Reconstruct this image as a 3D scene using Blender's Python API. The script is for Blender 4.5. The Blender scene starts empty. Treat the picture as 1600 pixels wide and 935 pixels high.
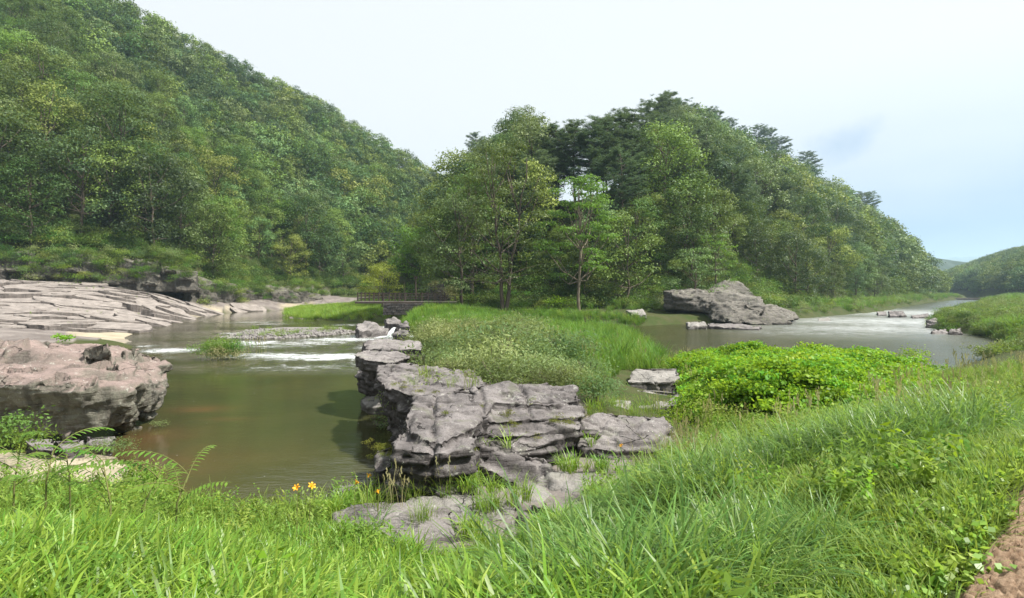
import bpy, bmesh, math, random, time
import numpy as np
from mathutils import Vector, Matrix
T00 = time.time()
SC = bpy.context.scene
COL = SC.collection
rnd = random.Random(7)
NR = np.random.default_rng(11)

# ------------------------------------------------------------------ camera
FPX, HOR, EYE = 860.0, 453.0, 4.5          # focal length in px of the 1600 px photograph, horizon row, eye height over the river
cam = bpy.data.cameras.new('camera'); camo = bpy.data.objects.new('camera', cam); COL.objects.link(camo)
cam.sensor_width = 36.0; cam.lens = 36.0 * FPX / 1600.0
cam.shift_y = -(467.5 - HOR) / 1600.0
cam.clip_start = 0.05; cam.clip_end = 9000
camo.location = (0, 0, EYE); camo.rotation_euler = (math.radians(90), 0, 0)
SC.camera = camo

# ------------------------------------------------------------------ light
SUN_EL, SUN_AZ = math.radians(52), math.radians(104)     # azimuth from +Y (view direction) towards +X
world = bpy.data.worlds.new('World'); SC.world = world; world.use_nodes = True
def build_world():
    nt = world.node_tree; N = nt.nodes; L = nt.links; N.clear()
    out = N.new('ShaderNodeOutputWorld'); bg = N.new('ShaderNodeBackground')
    sky = N.new('ShaderNodeTexSky'); sky.sky_type = 'NISHITA'; sky.sun_disc = False
    sky.sun_elevation = SUN_EL; sky.sun_rotation = SUN_AZ; sky.air_density = 1.4; sky.dust_density = 3.0
    tc = N.new('ShaderNodeTexCoord'); sep = N.new('ShaderNodeSeparateXYZ'); L.new(tc.outputs['Generated'], sep.inputs[0])
    # overcast: thick pale cloud, thinner and bluer towards the horizon on the open side of the valley
    mp = N.new('ShaderNodeMapping'); mp.inputs['Scale'].default_value = (1.5, 1.5, 5.0); L.new(tc.outputs['Generated'], mp.inputs[0])
    nz = N.new('ShaderNodeTexNoise'); nz.inputs['Scale'].default_value = 1.6; nz.inputs['Detail'].default_value = 4; nz.inputs['Roughness'].default_value = .45
    L.new(mp.outputs[0], nz.inputs['Vector'])
    el = N.new('ShaderNodeMapRange'); el.inputs[1].default_value = -0.02; el.inputs[2].default_value = 0.36; el.interpolation_type = 'SMOOTHSTEP'
    L.new(sep.outputs['Z'], el.inputs[0])
    az = N.new('ShaderNodeMapRange'); az.inputs[1].default_value = 0.1; az.inputs[2].default_value = 0.68; az.interpolation_type = 'SMOOTHSTEP'
    L.new(sep.outputs['X'], az.inputs[0])
    def M(op, a, b=None, clamp=False):
        m = N.new('ShaderNodeMath'); m.operation = op; m.use_clamp = clamp
        for i, v in enumerate((a, b)):
            if v is None: continue
            if isinstance(v, (int, float)): m.inputs[i].default_value = v
            else: L.new(v, m.inputs[i])
        return m.outputs[0]
    low = M('SUBTRACT', 1.0, el.outputs[0])
    blue = M('MULTIPLY', M('MULTIPLY', low, M('ADD', M('MULTIPLY', az.outputs[0], 1.25), .12)), M('ADD', M('MULTIPLY', nz.outputs[0], 1.3), .35), True)
    d = Vector((510, 860, 225)).normalized()                 # a gap in the cloud
    vm = N.new('ShaderNodeVectorMath'); vm.operation = 'DISTANCE'; L.new(tc.outputs['Generated'], vm.inputs[0]); vm.inputs[1].default_value = d
    gap = N.new('ShaderNodeMapRange'); gap.interpolation_type = 'SMOOTHSTEP'; gap.inputs[1].default_value = 0.085; gap.inputs[2].default_value = 0.0
    nf = N.new('ShaderNodeTexNoise'); nf.inputs['Scale'].default_value = 9; nf.inputs['Detail'].default_value = 5; L.new(tc.outputs['Generated'], nf.inputs['Vector'])
    wob = M('ADD', vm.outputs['Value'], M('MULTIPLY', M('SUBTRACT', nf.outputs[0], .5), .16))
    L.new(wob, gap.inputs[0])
    blue2 = M('MAXIMUM', blue, M('MULTIPLY', gap.outputs[0], .7), True)
    mix = N.new('ShaderNodeMix'); mix.data_type = 'RGBA'
    L.new(blue2, mix.inputs['Factor']); mix.inputs['A'].default_value = (5.25, 5.4, 5.45, 1); mix.inputs['B'].default_value = (1.9, 2.75, 3.95, 1)
    mix2 = N.new('ShaderNodeMix'); mix2.data_type = 'RGBA'; mix2.inputs['Factor'].default_value = 0.92
    L.new(sky.outputs[0], mix2.inputs['A']); L.new(mix.outputs['Result'], mix2.inputs['B'])
    L.new(mix2.outputs['Result'], bg.inputs[0]); bg.inputs[1].default_value = 0.10
    L.new(bg.outputs[0], out.inputs[0])
build_world()
sl = bpy.data.lights.new('sun', 'SUN'); sl.energy = 5.0; sl.angle = math.radians(3); sl.color = (1.0, .96, .88)
so = bpy.data.objects.new('sun', sl); COL.objects.link(so); so.location = (60, 30, 120)
sd_ = Vector((math.sin(SUN_AZ) * math.cos(SUN_EL), math.cos(SUN_AZ) * math.cos(SUN_EL), math.sin(SUN_EL)))
so.rotation_euler = sd_.to_track_quat('Z', 'Y').to_euler()
SC.view_settings.view_transform = 'Standard'; SC.view_settings.look = 'None'
SC.view_settings.exposure = 0.92; SC.view_settings.gamma = 1.0; SC.view_settings.use_curve_mapping = False
SC.render.engine = 'CYCLES'
cy = SC.cycles; cy.max_bounces = 7; cy.diffuse_bounces = 3; cy.glossy_bounces = 3; cy.transmission_bounces = 4
cy.volume_bounces = 1; cy.caustics_reflective = False; cy.caustics_refractive = False; cy.use_denoising = True
cy.sample_clamp_indirect = 4

# ------------------------------------------------------------------ helpers
def P(px, py, z):
    """where the sight line through photo pixel (px, py) meets height z"""
    d = (EYE - z) * FPX / (py - HOR); return ((px - 800) / FPX * d, d, z)
def PD(px, d): return ((px - 800) / FPX * d, d)

def h3(i, j, k, s):
    n = (i * 374761393 + j * 668265263 + k * 2147483647 % 4294967291 + k * 1274126177 + s * 974634777) & 0xffffffff
    n = ((n ^ (n >> 13)) * 1274126177) & 0xffffffff
    n = ((n ^ (n >> 16)) * 2246822519) & 0xffffffff
    return ((n ^ (n >> 15)) & 0xffffff) / 16777215.0
def noise3(p, s=0):
    p = np.asarray(p, float); f = np.floor(p).astype(np.int64); t = p - f; t = t * t * (3 - 2 * t)
    i, j, k = f[:, 0] + 1000, f[:, 1] + 1000, f[:, 2] + 1000
    r = 0
    for a in (0, 1):
        for b in (0, 1):
            for c in (0, 1):
                w = (t[:, 0] if a else 1 - t[:, 0]) * (t[:, 1] if b else 1 - t[:, 1]) * (t[:, 2] if c else 1 - t[:, 2])
                r = r + w * h3(i + a, j + b, k + c, s)
    return r * 2 - 1
def fbm(p, s=0, o=4, g=.5):
    p = np.asarray(p, float); r = 0; a = 1; n = 0
    for q in range(o): r = r + a * noise3(p * 2 ** q + q * 17.3, s + q); n += a; a *= g
    return r / n
def fbm2(x, y, sc, s=0, o=3):
    return fbm(np.stack([x * sc, y * sc, np.zeros_like(x)], 1), s, o)
def sstep(a, b, x):
    t = np.clip((x - a) / (b - a), 0, 1); return t * t * (3 - 2 * t)

def mesh_arr(name, verts, faces, mat=None, smooth=False, tint=None, extra=None):
    """faces: (n,k) int array"""
    verts = np.asarray(verts, np.float32); faces = np.asarray(faces, np.int32); k = faces.shape[1]; n = len(faces)
    me = bpy.data.meshes.new(name); me.vertices.add(len(verts)); me.vertices.foreach_set('co', verts.ravel())
    me.loops.add(n * k); me.loops.foreach_set('vertex_index', faces.ravel())
    me.polygons.add(n); me.polygons.foreach_set('loop_start', np.arange(n, dtype=np.int32) * k)
    me.polygons.foreach_set('loop_total', np.full(n, k, np.int32))
    if smooth: me.polygons.foreach_set('use_smooth', np.ones(n, bool))
    if mat: me.materials.append(mat)
    me.update(calc_edges=True)
    if tint is not None:
        a = me.attributes.new('tint', 'FLOAT', 'FACE'); a.data.foreach_set('value', np.asarray(tint, np.float32))
    if extra:
        for nm, v in extra.items():
            a = me.attributes.new(nm, 'FLOAT', 'POINT'); a.data.foreach_set('value', np.asarray(v, np.float32))
    return me
def link(name, me, parent=None, loc=(0, 0, 0), rz=0, scale=None):
    o = bpy.data.objects.new(name, me); COL.objects.link(o); o.location = loc; o.rotation_euler = (0, 0, rz)
    if scale is not None: o.scale = scale if hasattr(scale, '__len__') else (scale,) * 3
    if parent: o.parent = parent
    return o
def tag(o, label=None, cat=None, group=None, kind=None):
    if label: o['label'] = label
    if cat: o['category'] = cat
    if group: o['group'] = group
    if kind: o['kind'] = kind
    return o
def empty(name, loc, rz=0, scale=1):
    o = bpy.data.objects.new(name, None); COL.objects.link(o); o.location = loc; o.rotation_euler = (0, 0, rz); o.scale = (scale,) * 3
    o.empty_display_size = .1; return o

class MB:
    """collects quads / triangles of one mesh"""
    def __init__(s): s.v = []; s.f = []
    def box(s, c, size, rz=0, jit=0, R=None):
        sx, sy, sz = [a / 2 for a in size]; b = len(s.v); R = R or Matrix.Rotation(rz, 3, 'Z')
        for x, y, z in ((-1, -1, -1), (1, -1, -1), (1, 1, -1), (-1, 1, -1), (-1, -1, 1), (1, -1, 1), (1, 1, 1), (-1, 1, 1)):
            q = R @ Vector((x * sx + rnd.uniform(-jit, jit), y * sy + rnd.uniform(-jit, jit), z * sz + rnd.uniform(-jit, jit)))
            s.v.append((c[0] + q.x, c[1] + q.y, c[2] + q.z))
        s.f += [tuple(b + i for i in q) for q in ((0, 3, 2, 1), (4, 5, 6, 7), (0, 1, 5, 4), (1, 2, 6, 5), (2, 3, 7, 6), (3, 0, 4, 7))]
    def tube(s, pts, rad, n=6):
        b0 = len(s.v); pts = [Vector(p) for p in pts]
        for i, p in enumerate(pts):
            t = (pts[min(i + 1, len(pts) - 1)] - pts[max(i - 1, 0)]).normalized()
            u = t.cross(Vector((0.3, 1, 0.1))).normalized(); w = t.cross(u)
            r = rad[i] if hasattr(rad, '__len__') else rad
            for k in range(n):
                a = 2 * math.pi * k / n; q = p + (u * math.cos(a) + w * math.sin(a)) * r; s.v.append(tuple(q))
        for i in range(len(pts) - 1):
            for k in range(n):
                a = b0 + i * n + k; c = b0 + i * n + (k + 1) % n; s.f.append((a, c, c + n, a + n))
        s.v.append(tuple(pts[-1])); e = len(s.v) - 1; q = b0 + (len(pts) - 1) * n
        for k in range(n): s.f.append((q + k, q + (k + 1) % n, e))
    def mesh(s, name, mat, smooth=False):
        me = bpy.data.meshes.new(name); me.from_pydata(s.v, [], s.f); me.materials.append(mat)
        if smooth: me.polygons.foreach_set('use_smooth', [True] * len(me.polygons))
        me.update(); return me

# ------------------------------------------------------------------ materials
class NT:
    def __init__(s, name):
        s.m = bpy.data.materials.new(name); s.m.use_nodes = True; s.N = s.m.node_tree.nodes; s.L = s.m.node_tree.links; s.N.clear()
        s.out = s.N.new('ShaderNodeOutputMaterial')
    def n(s, t, **kw):
        x = s.N.new('ShaderNode' + t)
        for k, v in kw.items(): setattr(x, k, v)
        return x
    def put(s, sock, v):
        if isinstance(v, bpy.types.NodeSocket): s.L.new(v, sock)
        else: sock.default_value = v
    def noise(s, vec, scale, detail=4, rough=.55, w=None):
        x = s.n('TexNoise'); s.put(x.inputs['Vector'], vec); x.inputs['Scale'].default_value = scale
        x.inputs['Detail'].default_value = detail; x.inputs['Roughness'].default_value = rough; return x.outputs[0]
    def math(s, op, a, b=0.0, clamp=False):
        x = s.n('Math', operation=op, use_clamp=clamp); s.put(x.inputs[0], a); s.put(x.inputs[1], b); return x.outputs[0]
    def rng(s, v, a, b, c=0.0, d=1.0):
        x = s.n('MapRange'); s.put(x.inputs[0], v); x.inputs[1].default_value = a; x.inputs[2].default_value = b
        x.inputs[3].default_value = c; x.inputs[4].default_value = d; return x.outputs[0]
    def mix(s, f, a, b, blend='MIX'):
        x = s.n('Mix', data_type='RGBA', blend_type=blend); s.put(x.inputs['Factor'], f)
        for k, v in (('A', a), ('B', b)):
            s.put(x.inputs[k], v if isinstance(v, bpy.types.NodeSocket) else (*v, 1))
        return x.outputs['Result']
    def attr(s, name): x = s.n('Attribute', attribute_name=name); return x.outputs['Fac']
    def mapping(s, vec, scale, rot=(0, 0, 0)):
        x = s.n('Mapping'); s.put(x.inputs[0], vec); x.inputs['Scale'].default_value = scale; x.inputs['Rotation'].default_value = rot; return x.outputs[0]

def leaf_mat(name, dark, mid, light, trans=.25, rough=.5, objvar=.75):
    t = NT(name); a = t.attr('tint'); r = t.n('ObjectInfo').outputs['Random']
    f = t.math('ADD', t.math('MULTIPLY', a, 1 - objvar * .5), t.math('MULTIPLY', t.math('SUBTRACT', r, .5), objvar), True)
    rp = t.n('ValToRGB'); t.put(rp.inputs[0], f); cr = rp.color_ramp
    cr.elements[0].color = (*dark, 1); cr.elements[1].color = (*light, 1); cr.elements[0].position = 0.0
    e = cr.elements.new(.5); e.color = (*mid, 1)
    # every plant of a kind keeps its own hue, from bluish to yellowish green
    hv = t.n('HueSaturation'); r2 = t.math('FRACT', t.math('MULTIPLY', r, 7.31))
    t.put(hv.inputs['Hue'], t.rng(r2, 0, 1, .5 - .028 * objvar * 2, .5 + .02 * objvar * 2)); t.put(hv.inputs['Value'], t.rng(t.math('FRACT', t.math('MULTIPLY', r, 13.7)), 0, 1, 1 - .25 * objvar, 1 + .25 * objvar))
    t.put(hv.inputs['Color'], rp.outputs[0]); c = hv.outputs[0]
    p = t.n('BsdfPrincipled'); t.put(p.inputs['Base Color'], c); p.inputs['Roughness'].default_value = rough; p.inputs['Specular IOR Level'].default_value = .2 if rough > .45 else .35
    tr = t.n('BsdfTranslucent'); t.put(tr.inputs[0], t.mix(.5, c, (light[0] * 1.3, light[1] * 1.3, light[2] * .6)))
    m = t.n('MixShader'); m.inputs[0].default_value = trans; t.L.new(p.outputs[0], m.inputs[1]); t.L.new(tr.outputs[0], m.inputs[2])
    t.L.new(m.outputs[0], t.out.inputs[0]); return t.m

def rock_mat(name, base, alt, pale, lich=.5, scale=1.0, tilt=(0, 0, 0), moss=0.0, seed=0.0, wall=None):
    t = NT(name); g = t.n('NewGeometry'); pos = t.n('TexCoord').outputs['Object']
    off = t.n('Mapping'); t.put(off.inputs[0], pos); off.inputs['Location'].default_value = (seed, seed * 1.7, 0); pos = off.outputs[0]
    bed = t.mapping(pos, (.5 * scale, .5 * scale, 7 * scale), tilt)
    n1 = t.noise(pos, 1.1 * scale, 6, .6); n2 = t.noise(bed, 1.5, 6, .6); n3 = t.noise(pos, 7 * scale, 8, .65); n4 = t.noise(pos, 34 * scale, 8, .8)
    c = t.mix(t.rng(n1, .35, .65), base, alt)
    c = t.mix(t.rng(n2, .55, .75, 0, .55), c, tuple(q * .55 for q in base))
    c = t.mix(t.rng(n3, .3, .72, 0, .7), tuple(q * .6 for q in alt), c)
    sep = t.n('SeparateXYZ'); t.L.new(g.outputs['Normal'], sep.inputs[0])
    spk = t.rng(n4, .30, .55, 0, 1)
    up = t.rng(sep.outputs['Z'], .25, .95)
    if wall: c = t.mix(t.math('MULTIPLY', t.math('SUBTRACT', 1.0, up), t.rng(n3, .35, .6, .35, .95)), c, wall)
    # paler colour on upward faces, stains on the walls
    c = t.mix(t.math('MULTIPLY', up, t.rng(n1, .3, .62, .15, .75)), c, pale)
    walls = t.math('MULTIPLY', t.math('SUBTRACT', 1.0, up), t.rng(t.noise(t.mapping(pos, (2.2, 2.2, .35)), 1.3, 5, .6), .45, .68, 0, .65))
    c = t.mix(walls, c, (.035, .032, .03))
    l = t.math('MULTIPLY', t.rng(t.noise(pos, 4.2 * scale, 8, .72), .58, .66), t.rng(t.noise(pos, .8 * scale, 3, .5), .4, .6), True)
    c = t.mix(t.math('MULTIPLY', l, lich), c, (.5, .5, .44))
    vo = t.n('TexVoronoi', feature='F1'); t.put(vo.inputs['Vector'], pos); vo.inputs['Scale'].default_value = 9 * scale
    sp = t.math('MULTIPLY', t.rng(vo.outputs['Distance'], .16, .1), t.rng(t.noise(pos, 1.7 * scale, 2, .5), .5, .62), True)
    c = t.mix(t.math('MULTIPLY', sp, lich * .9), c, (.58, .58, .53))
    if moss: c = t.mix(t.math('MULTIPLY', t.math('MULTIPLY', up, t.rng(t.noise(pos, 2.3 * scale, 5, .6), .56, .66)), moss), c, (.09, .12, .03))
    # thin dark joints
    v2 = t.n('TexVoronoi', feature='DISTANCE_TO_EDGE'); warp = t.n('VectorMath', operation='ADD')
    t.L.new(t.mapping(pos, (1, 1, 2.4), tilt), warp.inputs[0]); nn = t.n('TexNoise'); t.put(nn.inputs['Vector'], pos); nn.inputs['Scale'].default_value = 1.6 * scale; nn.inputs['Detail'].default_value = 5
    sc_ = t.n('VectorMath', operation='SCALE'); t.L.new(nn.outputs['Color'], sc_.inputs[0]); sc_.inputs['Scale'].default_value = .9
    t.L.new(sc_.outputs[0], warp.inputs[1]); t.L.new(warp.outputs[0], v2.inputs['Vector']); v2.inputs['Scale'].default_value = .85 * scale
    crack = t.math('MAXIMUM', t.rng(v2.outputs['Distance'], .0, .018), t.rng(t.noise(pos, .9 * scale, 3, .5), .40, .46), True)
    c = t.mix(crack, tuple(q * .25 for q in base), c)
    c = t.mix(spk, t.mix(.55, c, tuple(q * .35 for q in base)), c)
    p = t.n('BsdfPrincipled'); t.put(p.inputs['Base Color'], c); p.inputs['Roughness'].default_value = .88; p.inputs['Specular IOR Level'].default_value = .25
    hgt = t.math('ADD', t.math('ADD', t.math('MULTIPLY', n2, .9), t.math('MULTIPLY', n3, .8)), t.math('ADD', t.math('MULTIPLY', n4, .3), t.math('MULTIPLY', crack, .5)))
    b = t.n('Bump'); b.inputs['Strength'].default_value = .8; b.inputs['Distance'].default_value = .11 / scale; t.put(b.inputs['Height'], hgt)
    t.L.new(b.outputs[0], p.inputs['Normal']); t.L.new(p.outputs[0], t.out.inputs[0]); return t.m

def plain_mat(name, c1, c2, scale=3, rough=.9, bump=.3, dist=.02, stretch=(1, 1, 1)):
    t = NT(name); pos = t.mapping(t.n('TexCoord').outputs['Object'], stretch)
    n1 = t.noise(pos, scale, 6, .6); n2 = t.noise(pos, scale * 7, 5, .65)
    c = t.mix(t.rng(n1, .35, .65), c1, c2); c = t.mix(t.rng(n2, .3, .7, 0, .5), c, tuple(q * .5 for q in c1))
    p = t.n('BsdfPrincipled'); t.put(p.inputs['Base Color'], c); p.inputs['Roughness'].default_value = rough; p.inputs['Specular IOR Level'].default_value = .25
    b = t.n('Bump'); b.inputs['Strength'].default_value = bump; b.inputs['Distance'].default_value = dist
    t.put(b.inputs['Height'], t.math('ADD', n1, n2)); t.L.new(b.outputs[0], p.inputs['Normal']); t.L.new(p.outputs[0], t.out.inputs[0]); return t.m

M = {}
M['oak'] = leaf_mat('oak_leaves', (.034, .076, .016), (.15, .225, .045), (.30, .39, .085), .2)
M['oak2'] = leaf_mat('blue_green_leaves', (.032, .070, .026), (.12, .195, .066), (.26, .35, .115), .2)
M['lime'] = leaf_mat('fresh_leaves', (.060, .120, .018), (.120, .220, .032), (.21, .33, .05), .4, objvar=.3)
M['olive'] = leaf_mat('olive_leaves', (.09, .125, .016), (.21, .26, .03), (.38, .42, .07), .25, objvar=.1)
M['needle'] = leaf_mat('pine_needles', (.045, .080, .042), (.095, .15, .072), (.18, .25, .11), .25, objvar=.4)
M['willow'] = leaf_mat('willow_leaves', (.085, .135, .045), (.19, .26, .10), (.34, .42, .19), .35, objvar=.9)
M['creeper'] = leaf_mat('creeper_leaves', (.08, .19, .012), (.18, .37, .025), (.40, .55, .06), .38, .5, .6)
M['grass'] = leaf_mat('broad_grass', (.06, .125, .014), (.18, .32, .034), (.42, .56, .14), .4, .4, .5)
M['grass_fine'] = leaf_mat('fine_grass', (.055, .12, .025), (.145, .27, .05), (.30, .44, .13), .4, .4, .5)
M['grass_yellow'] = leaf_mat('yellowing_grass', (.07, .13, .02), (.17, .28, .04), (.33, .42, .11), .4, .5, .45)
M['reed'] = leaf_mat('reed_leaves', (.05, .12, .02), (.12, .25, .035), (.22, .37, .07), .4, .5, .45)
M['straw'] = leaf_mat('dry_straw', (.17, .16, .07), (.32, .30, .15), (.50, .47, .28), .3, .6, .4)
M['moss'] = leaf_mat('moss_leaves', (.07, .09, .012), (.16, .18, .03), (.29, .29, .06), .3, .6, .4)
M['fruit'] = leaf_mat('pale_tassels', (.12, .14, .05), (.22, .23, .10), (.36, .34, .20), .35, .5, .3)
M['bark'] = plain_mat('bark', (.075, .058, .042), (.14, .115, .09), 4, .95, .6, .03, (1, 1, .25))
M['bark_pale'] = plain_mat('pale_bark', (.15, .12, .08), (.24, .20, .15), 4, .9, .4, .02, (1, 1, .3))
M['stem'] = plain_mat('green_stem', (.12, .16, .04), (.2, .17, .07), 6)
M['wood'] = plain_mat('weathered_fence_wood', (.06, .045, .037), (.10, .075, .06), 3, .8, .3, .01, (1, 1, .2))
M['deck'] = plain_mat('deck_boards', (.16, .14, .12), (.26, .23, .20), 2, .8)
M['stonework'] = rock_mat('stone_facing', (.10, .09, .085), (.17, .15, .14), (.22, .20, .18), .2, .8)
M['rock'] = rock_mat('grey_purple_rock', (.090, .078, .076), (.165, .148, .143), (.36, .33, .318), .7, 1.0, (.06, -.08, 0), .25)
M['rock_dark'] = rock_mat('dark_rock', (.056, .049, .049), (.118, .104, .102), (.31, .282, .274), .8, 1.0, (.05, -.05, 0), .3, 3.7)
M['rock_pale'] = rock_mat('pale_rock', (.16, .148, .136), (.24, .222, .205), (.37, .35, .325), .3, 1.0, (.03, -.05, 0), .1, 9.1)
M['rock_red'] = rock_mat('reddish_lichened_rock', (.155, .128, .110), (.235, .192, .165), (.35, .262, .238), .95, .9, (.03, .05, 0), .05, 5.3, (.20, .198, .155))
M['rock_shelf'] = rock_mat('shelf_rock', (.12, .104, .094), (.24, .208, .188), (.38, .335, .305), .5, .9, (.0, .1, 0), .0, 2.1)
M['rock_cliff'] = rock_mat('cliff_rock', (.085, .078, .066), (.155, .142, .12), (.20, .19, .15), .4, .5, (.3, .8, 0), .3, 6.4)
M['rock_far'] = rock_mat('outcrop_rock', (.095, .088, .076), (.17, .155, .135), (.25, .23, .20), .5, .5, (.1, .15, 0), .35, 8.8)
M['petal'] = plain_mat('orange_petal', (.80, .36, .02), (.90, .48, .03), 20, .5, .05)
M['mat'] = plain_mat('coir_matting', (.29, .19, .12), (.48, .345, .235), 30, .95, 1.0, .012)

# ------------------------------------------------------------------ water outline in plan
def poly(pts): return np.array([p[:2] for p in pts], float)
W_LEFT = poly([(-30, 16.0), P(-120, 700, 0), P(60, 716, 0), P(175, 712, 0), P(205, 735, 0), P(300, 800, 0), P(400, 830, 0), P(500, 815, 0), P(590, 790, 0),
               P(640, 760, 0), P(660, 690, 0), P(640, 640, 0), P(640, 580, 0), P(660, 540, 0), P(665, 529, 0),
               P(628, 512, 0), P(640, 504, 0), P(610, 501, 0), P(560, 503, 0), P(450, 497, 0), P(440, 488, 0), PD(470, 112), PD(540, 118), PD(600, 122),
               PD(640, 132), PD(620, 141), PD(540, 137), PD(480, 130), PD(440, 121), PD(380, 112), P(340, 490, 0), P(300, 497, 0), P(240, 510, 0), P(195, 526, 0), P(205, 545, 0), P(120, 560, 0), P(-60, 570, 0), P(-200, 600, 0)])
W_RIGHT = poly([P(760, 518, 0), P(830, 521, 0), P(900, 527, 0), P(985, 528, 0), P(1010, 545, 0), P(1045, 578, 0), P(1100, 572, 0), P(1250, 563, 0), P(1380, 560, 0), P(1405, 575, 0), P(1425, 592, 0),
                P(1460, 583, 0), P(1530, 564, 0), P(1592, 550, 0), P(1570, 533, 0), P(1520, 523, 0), P(1458, 516, 0), P(1460, 503, 0), P(1500, 494, 0), P(1520, 485, 0), P(1545, 476, 0),
                P(1560, 471, 0), P(1560, 467.5, 0), PD(1525, 330), PD(1508, 330), P(1512, 467.5, 0), P(1478, 470, 0), P(1440, 474.5, 0), P(1400, 482, 0), P(1370, 488, 0), P(1320, 492, 0), P(1260, 497, 0), P(1180, 505, 0),
                P(1060, 507, 0), P(990, 510, 0), P(880, 510, 0), P(780, 509, 0)])
def poly_sd(x, y, pg):
    """distance to a closed polygon, negative inside"""
    d = np.full(x.shape, 1e9); ins = np.zeros(x.shape, bool); n = len(pg)
    for i in range(n):
        ax, ay = pg[i]; bx, by = pg[(i + 1) % n]; ex, ey = bx - ax, by - ay
        t = np.clip(((x - ax) * ex + (y - ay) * ey) / (ex * ex + ey * ey + 1e-9), 0, 1)
        d = np.minimum(d, (x - ax - t * ex) ** 2 + (y - ay - t * ey) ** 2)
        c = (ay > y) != (by > y); ins ^= c & (x < ex * (y - ay) / (ey if abs(ey) > 1e-9 else 1e-9) + ax)
    d = np.sqrt(d); return np.where(ins, -d, d)
def line_sd(x, y, pts):
    """signed distance to an open polyline, positive on the left-hand/far side"""
    best = np.full(x.shape, 1e9); sg = np.ones(x.shape)
    for i in range(len(pts) - 1):
        ax, ay = pts[i]; bx, by = pts[i + 1]; ex, ey = bx - ax, by - ay; L2 = ex * ex + ey * ey
        t = ((x - ax) * ex + (y - ay) * ey) / L2
        if i == 0: t = np.minimum(t, 1)
        elif i == len(pts) - 2: t = np.maximum(t, 0)
        else: t = np.clip(t, 0, 1)
        dd = np.hypot(x - ax - t * ex, y - ay - t * ey); cr = ex * (y - ay) - ey * (x - ax)
        m = dd < best - 1e-9; best = np.where(m, dd, best); sg = np.where(m, np.sign(cr), sg)
    return best * sg

# land heights (x, y, z)
CTRL = [(0, 0, 2.95), (-4, 0, 2.9), (5, 0, 3.0), (-3, 2.4, 2.9), (0, 2.6, 2.9), (3, 2.5, 2.95), (-3, 4.2, 2.45), (-1.2, 4.2, 1.95), (-.6, 3.2, 2.42), (-.5, 4.1, 1.8), (-.4, 5, 1.3), (1.2, 4.6, 2.2), (3, 4.5, 2.8), (5, 5, 2.85), (8, 5, 2.9),
        (-6, 4.5, 2.4), (-6, 7, 1.3), (-9, 8, .9), (-14, 9, 1.1), (-3.5, 6.5, 1.0), (-0.8, 6, 1.0), (.9, 6.4, 1.35), (2, 7, 1.85), (1.6, 8, 1.3), (4.5, 7.5, 2.45), (-1.5, 8.2, .7), (-3, 9, .4), (0.5, 8.8, .75), (2, 9.2, .95), (3.2, 9.5, 1.15),
        (0, 11, .7), (2, 12, .8), (3.5, 12.2, .65), (4.5, 12, .85), (5.6, 12, 1.25), (8, 10.5, 1.95), (12, 11, 2.2), (16, 12, 2.3), (6.5, 13.5, 1.1), (4, 16, .8), (6, 19, .7), (10, 16, .9), (14, 18, 1.1), (20, 20, 1.5), (30, 26, 1.1), (11, 24, .6), (17, 26, .6), (9, 29, .4), (22, 25, .5), (26, 29, .5), (6.3, 10, 1.75), (10, 13, 1.6),
        (-1, 14, .9), (-3, 17, 1.3), (-1, 17, 1.6), (1, 16.5, 1.6), (-2, 22, 1.6), (3, 22, 1.3), (7.5, 25, .5), (-4, 28, 1.5), (2, 30, 1.4), (8, 34, .8), (5.6, 21, .45), (4.6, 17, .5), (6.2, 23, .5), (-3, 38, 1.4), (2, 42, 1.2), (-6, 50, 1.3), (-1, 55, 1.3), (6, 50, .9),
        (-14, 15, .5), (-11, 14.5, .35), (-20, 19, .6), (-9, 12.5, .3), (-12, 11.5, .55),
        (-45, 48, 1.5), (-42, 56, 1.0), (-60, 60, 2.5), (-52, 66, 2.4), (-44, 72, 1.6), (-75, 72, 4.4), (-64, 78, 4.6), (-56, 84, 4.0), (-82, 86, 5.9), (-70, 90, 5.9), (-60, 97, 5.2), (-52, 92, 2.6), (-50, 108, 2.6), (-54, 118, 4.0), (-47, 132, 2.2),
        (-28, 80, .6), (-24, 74, 1.1), (-20, 73.5, 2.3), (-15, 72.5, 2.3), (-16, 66, 1.0), (-30, 95, 1.2), (-10, 70, 2.0), (-14, 78, 2.5), (-25, 110, 2.2), (-2, 75, 1.6), (10, 74, 1.4), (22, 76, 1.4), (30, 84, 1.6), (44, 92, 1.6), (62, 112, 1.6), (100, 150, 1.6), (150, 200, 1.6),
        (40, 38, 1.6), (48, 44, 1.8), (60, 55, 1.8), (80, 70, 1.8), (90, 90, 1.4), (130, 120, 1.6), (160, 150, 1.6), (300, 300, 2), (60, 20, 2.5), (-100, 20, 4), (-120, 60, 8), (0, -30, 3), (60, -30, 3), (-60, -30, 3), (0, 300, 3), (-150, 150, 6)]
CT = np.array(CTRL, float)
_A = np.hypot(CT[:, None, 0] - CT[None, :, 0], CT[:, None, 1] - CT[None, :, 1]); _n = len(CT)
_M = np.zeros((_n + 1, _n + 1)); _M[:_n, :_n] = -_A + np.eye(_n) * .3; _M[:_n, _n] = 1; _M[_n, :_n] = 1
_w = np.linalg.solve(_M, np.append(CT[:, 2], 0))
def base_h(x, y):
    r = np.full(x.shape, _w[_n])
    for i in range(_n): r -= _w[i] * np.hypot(x - CT[i, 0], y - CT[i, 1])
    return np.clip(r, .25, 12)
FOOT_M = [(-150, 60), (-90, 86), (-76, 92), (-63, 103), (-60, 128), (-50, 156), (-22, 204), (12, 262), (120, 420)]
FOOT_H = [(-30, 140), (-12, 88), (18, 84), (44, 94), (62, 114), (100, 153), (150, 205), (205, 262), (250, 330)]
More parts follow.
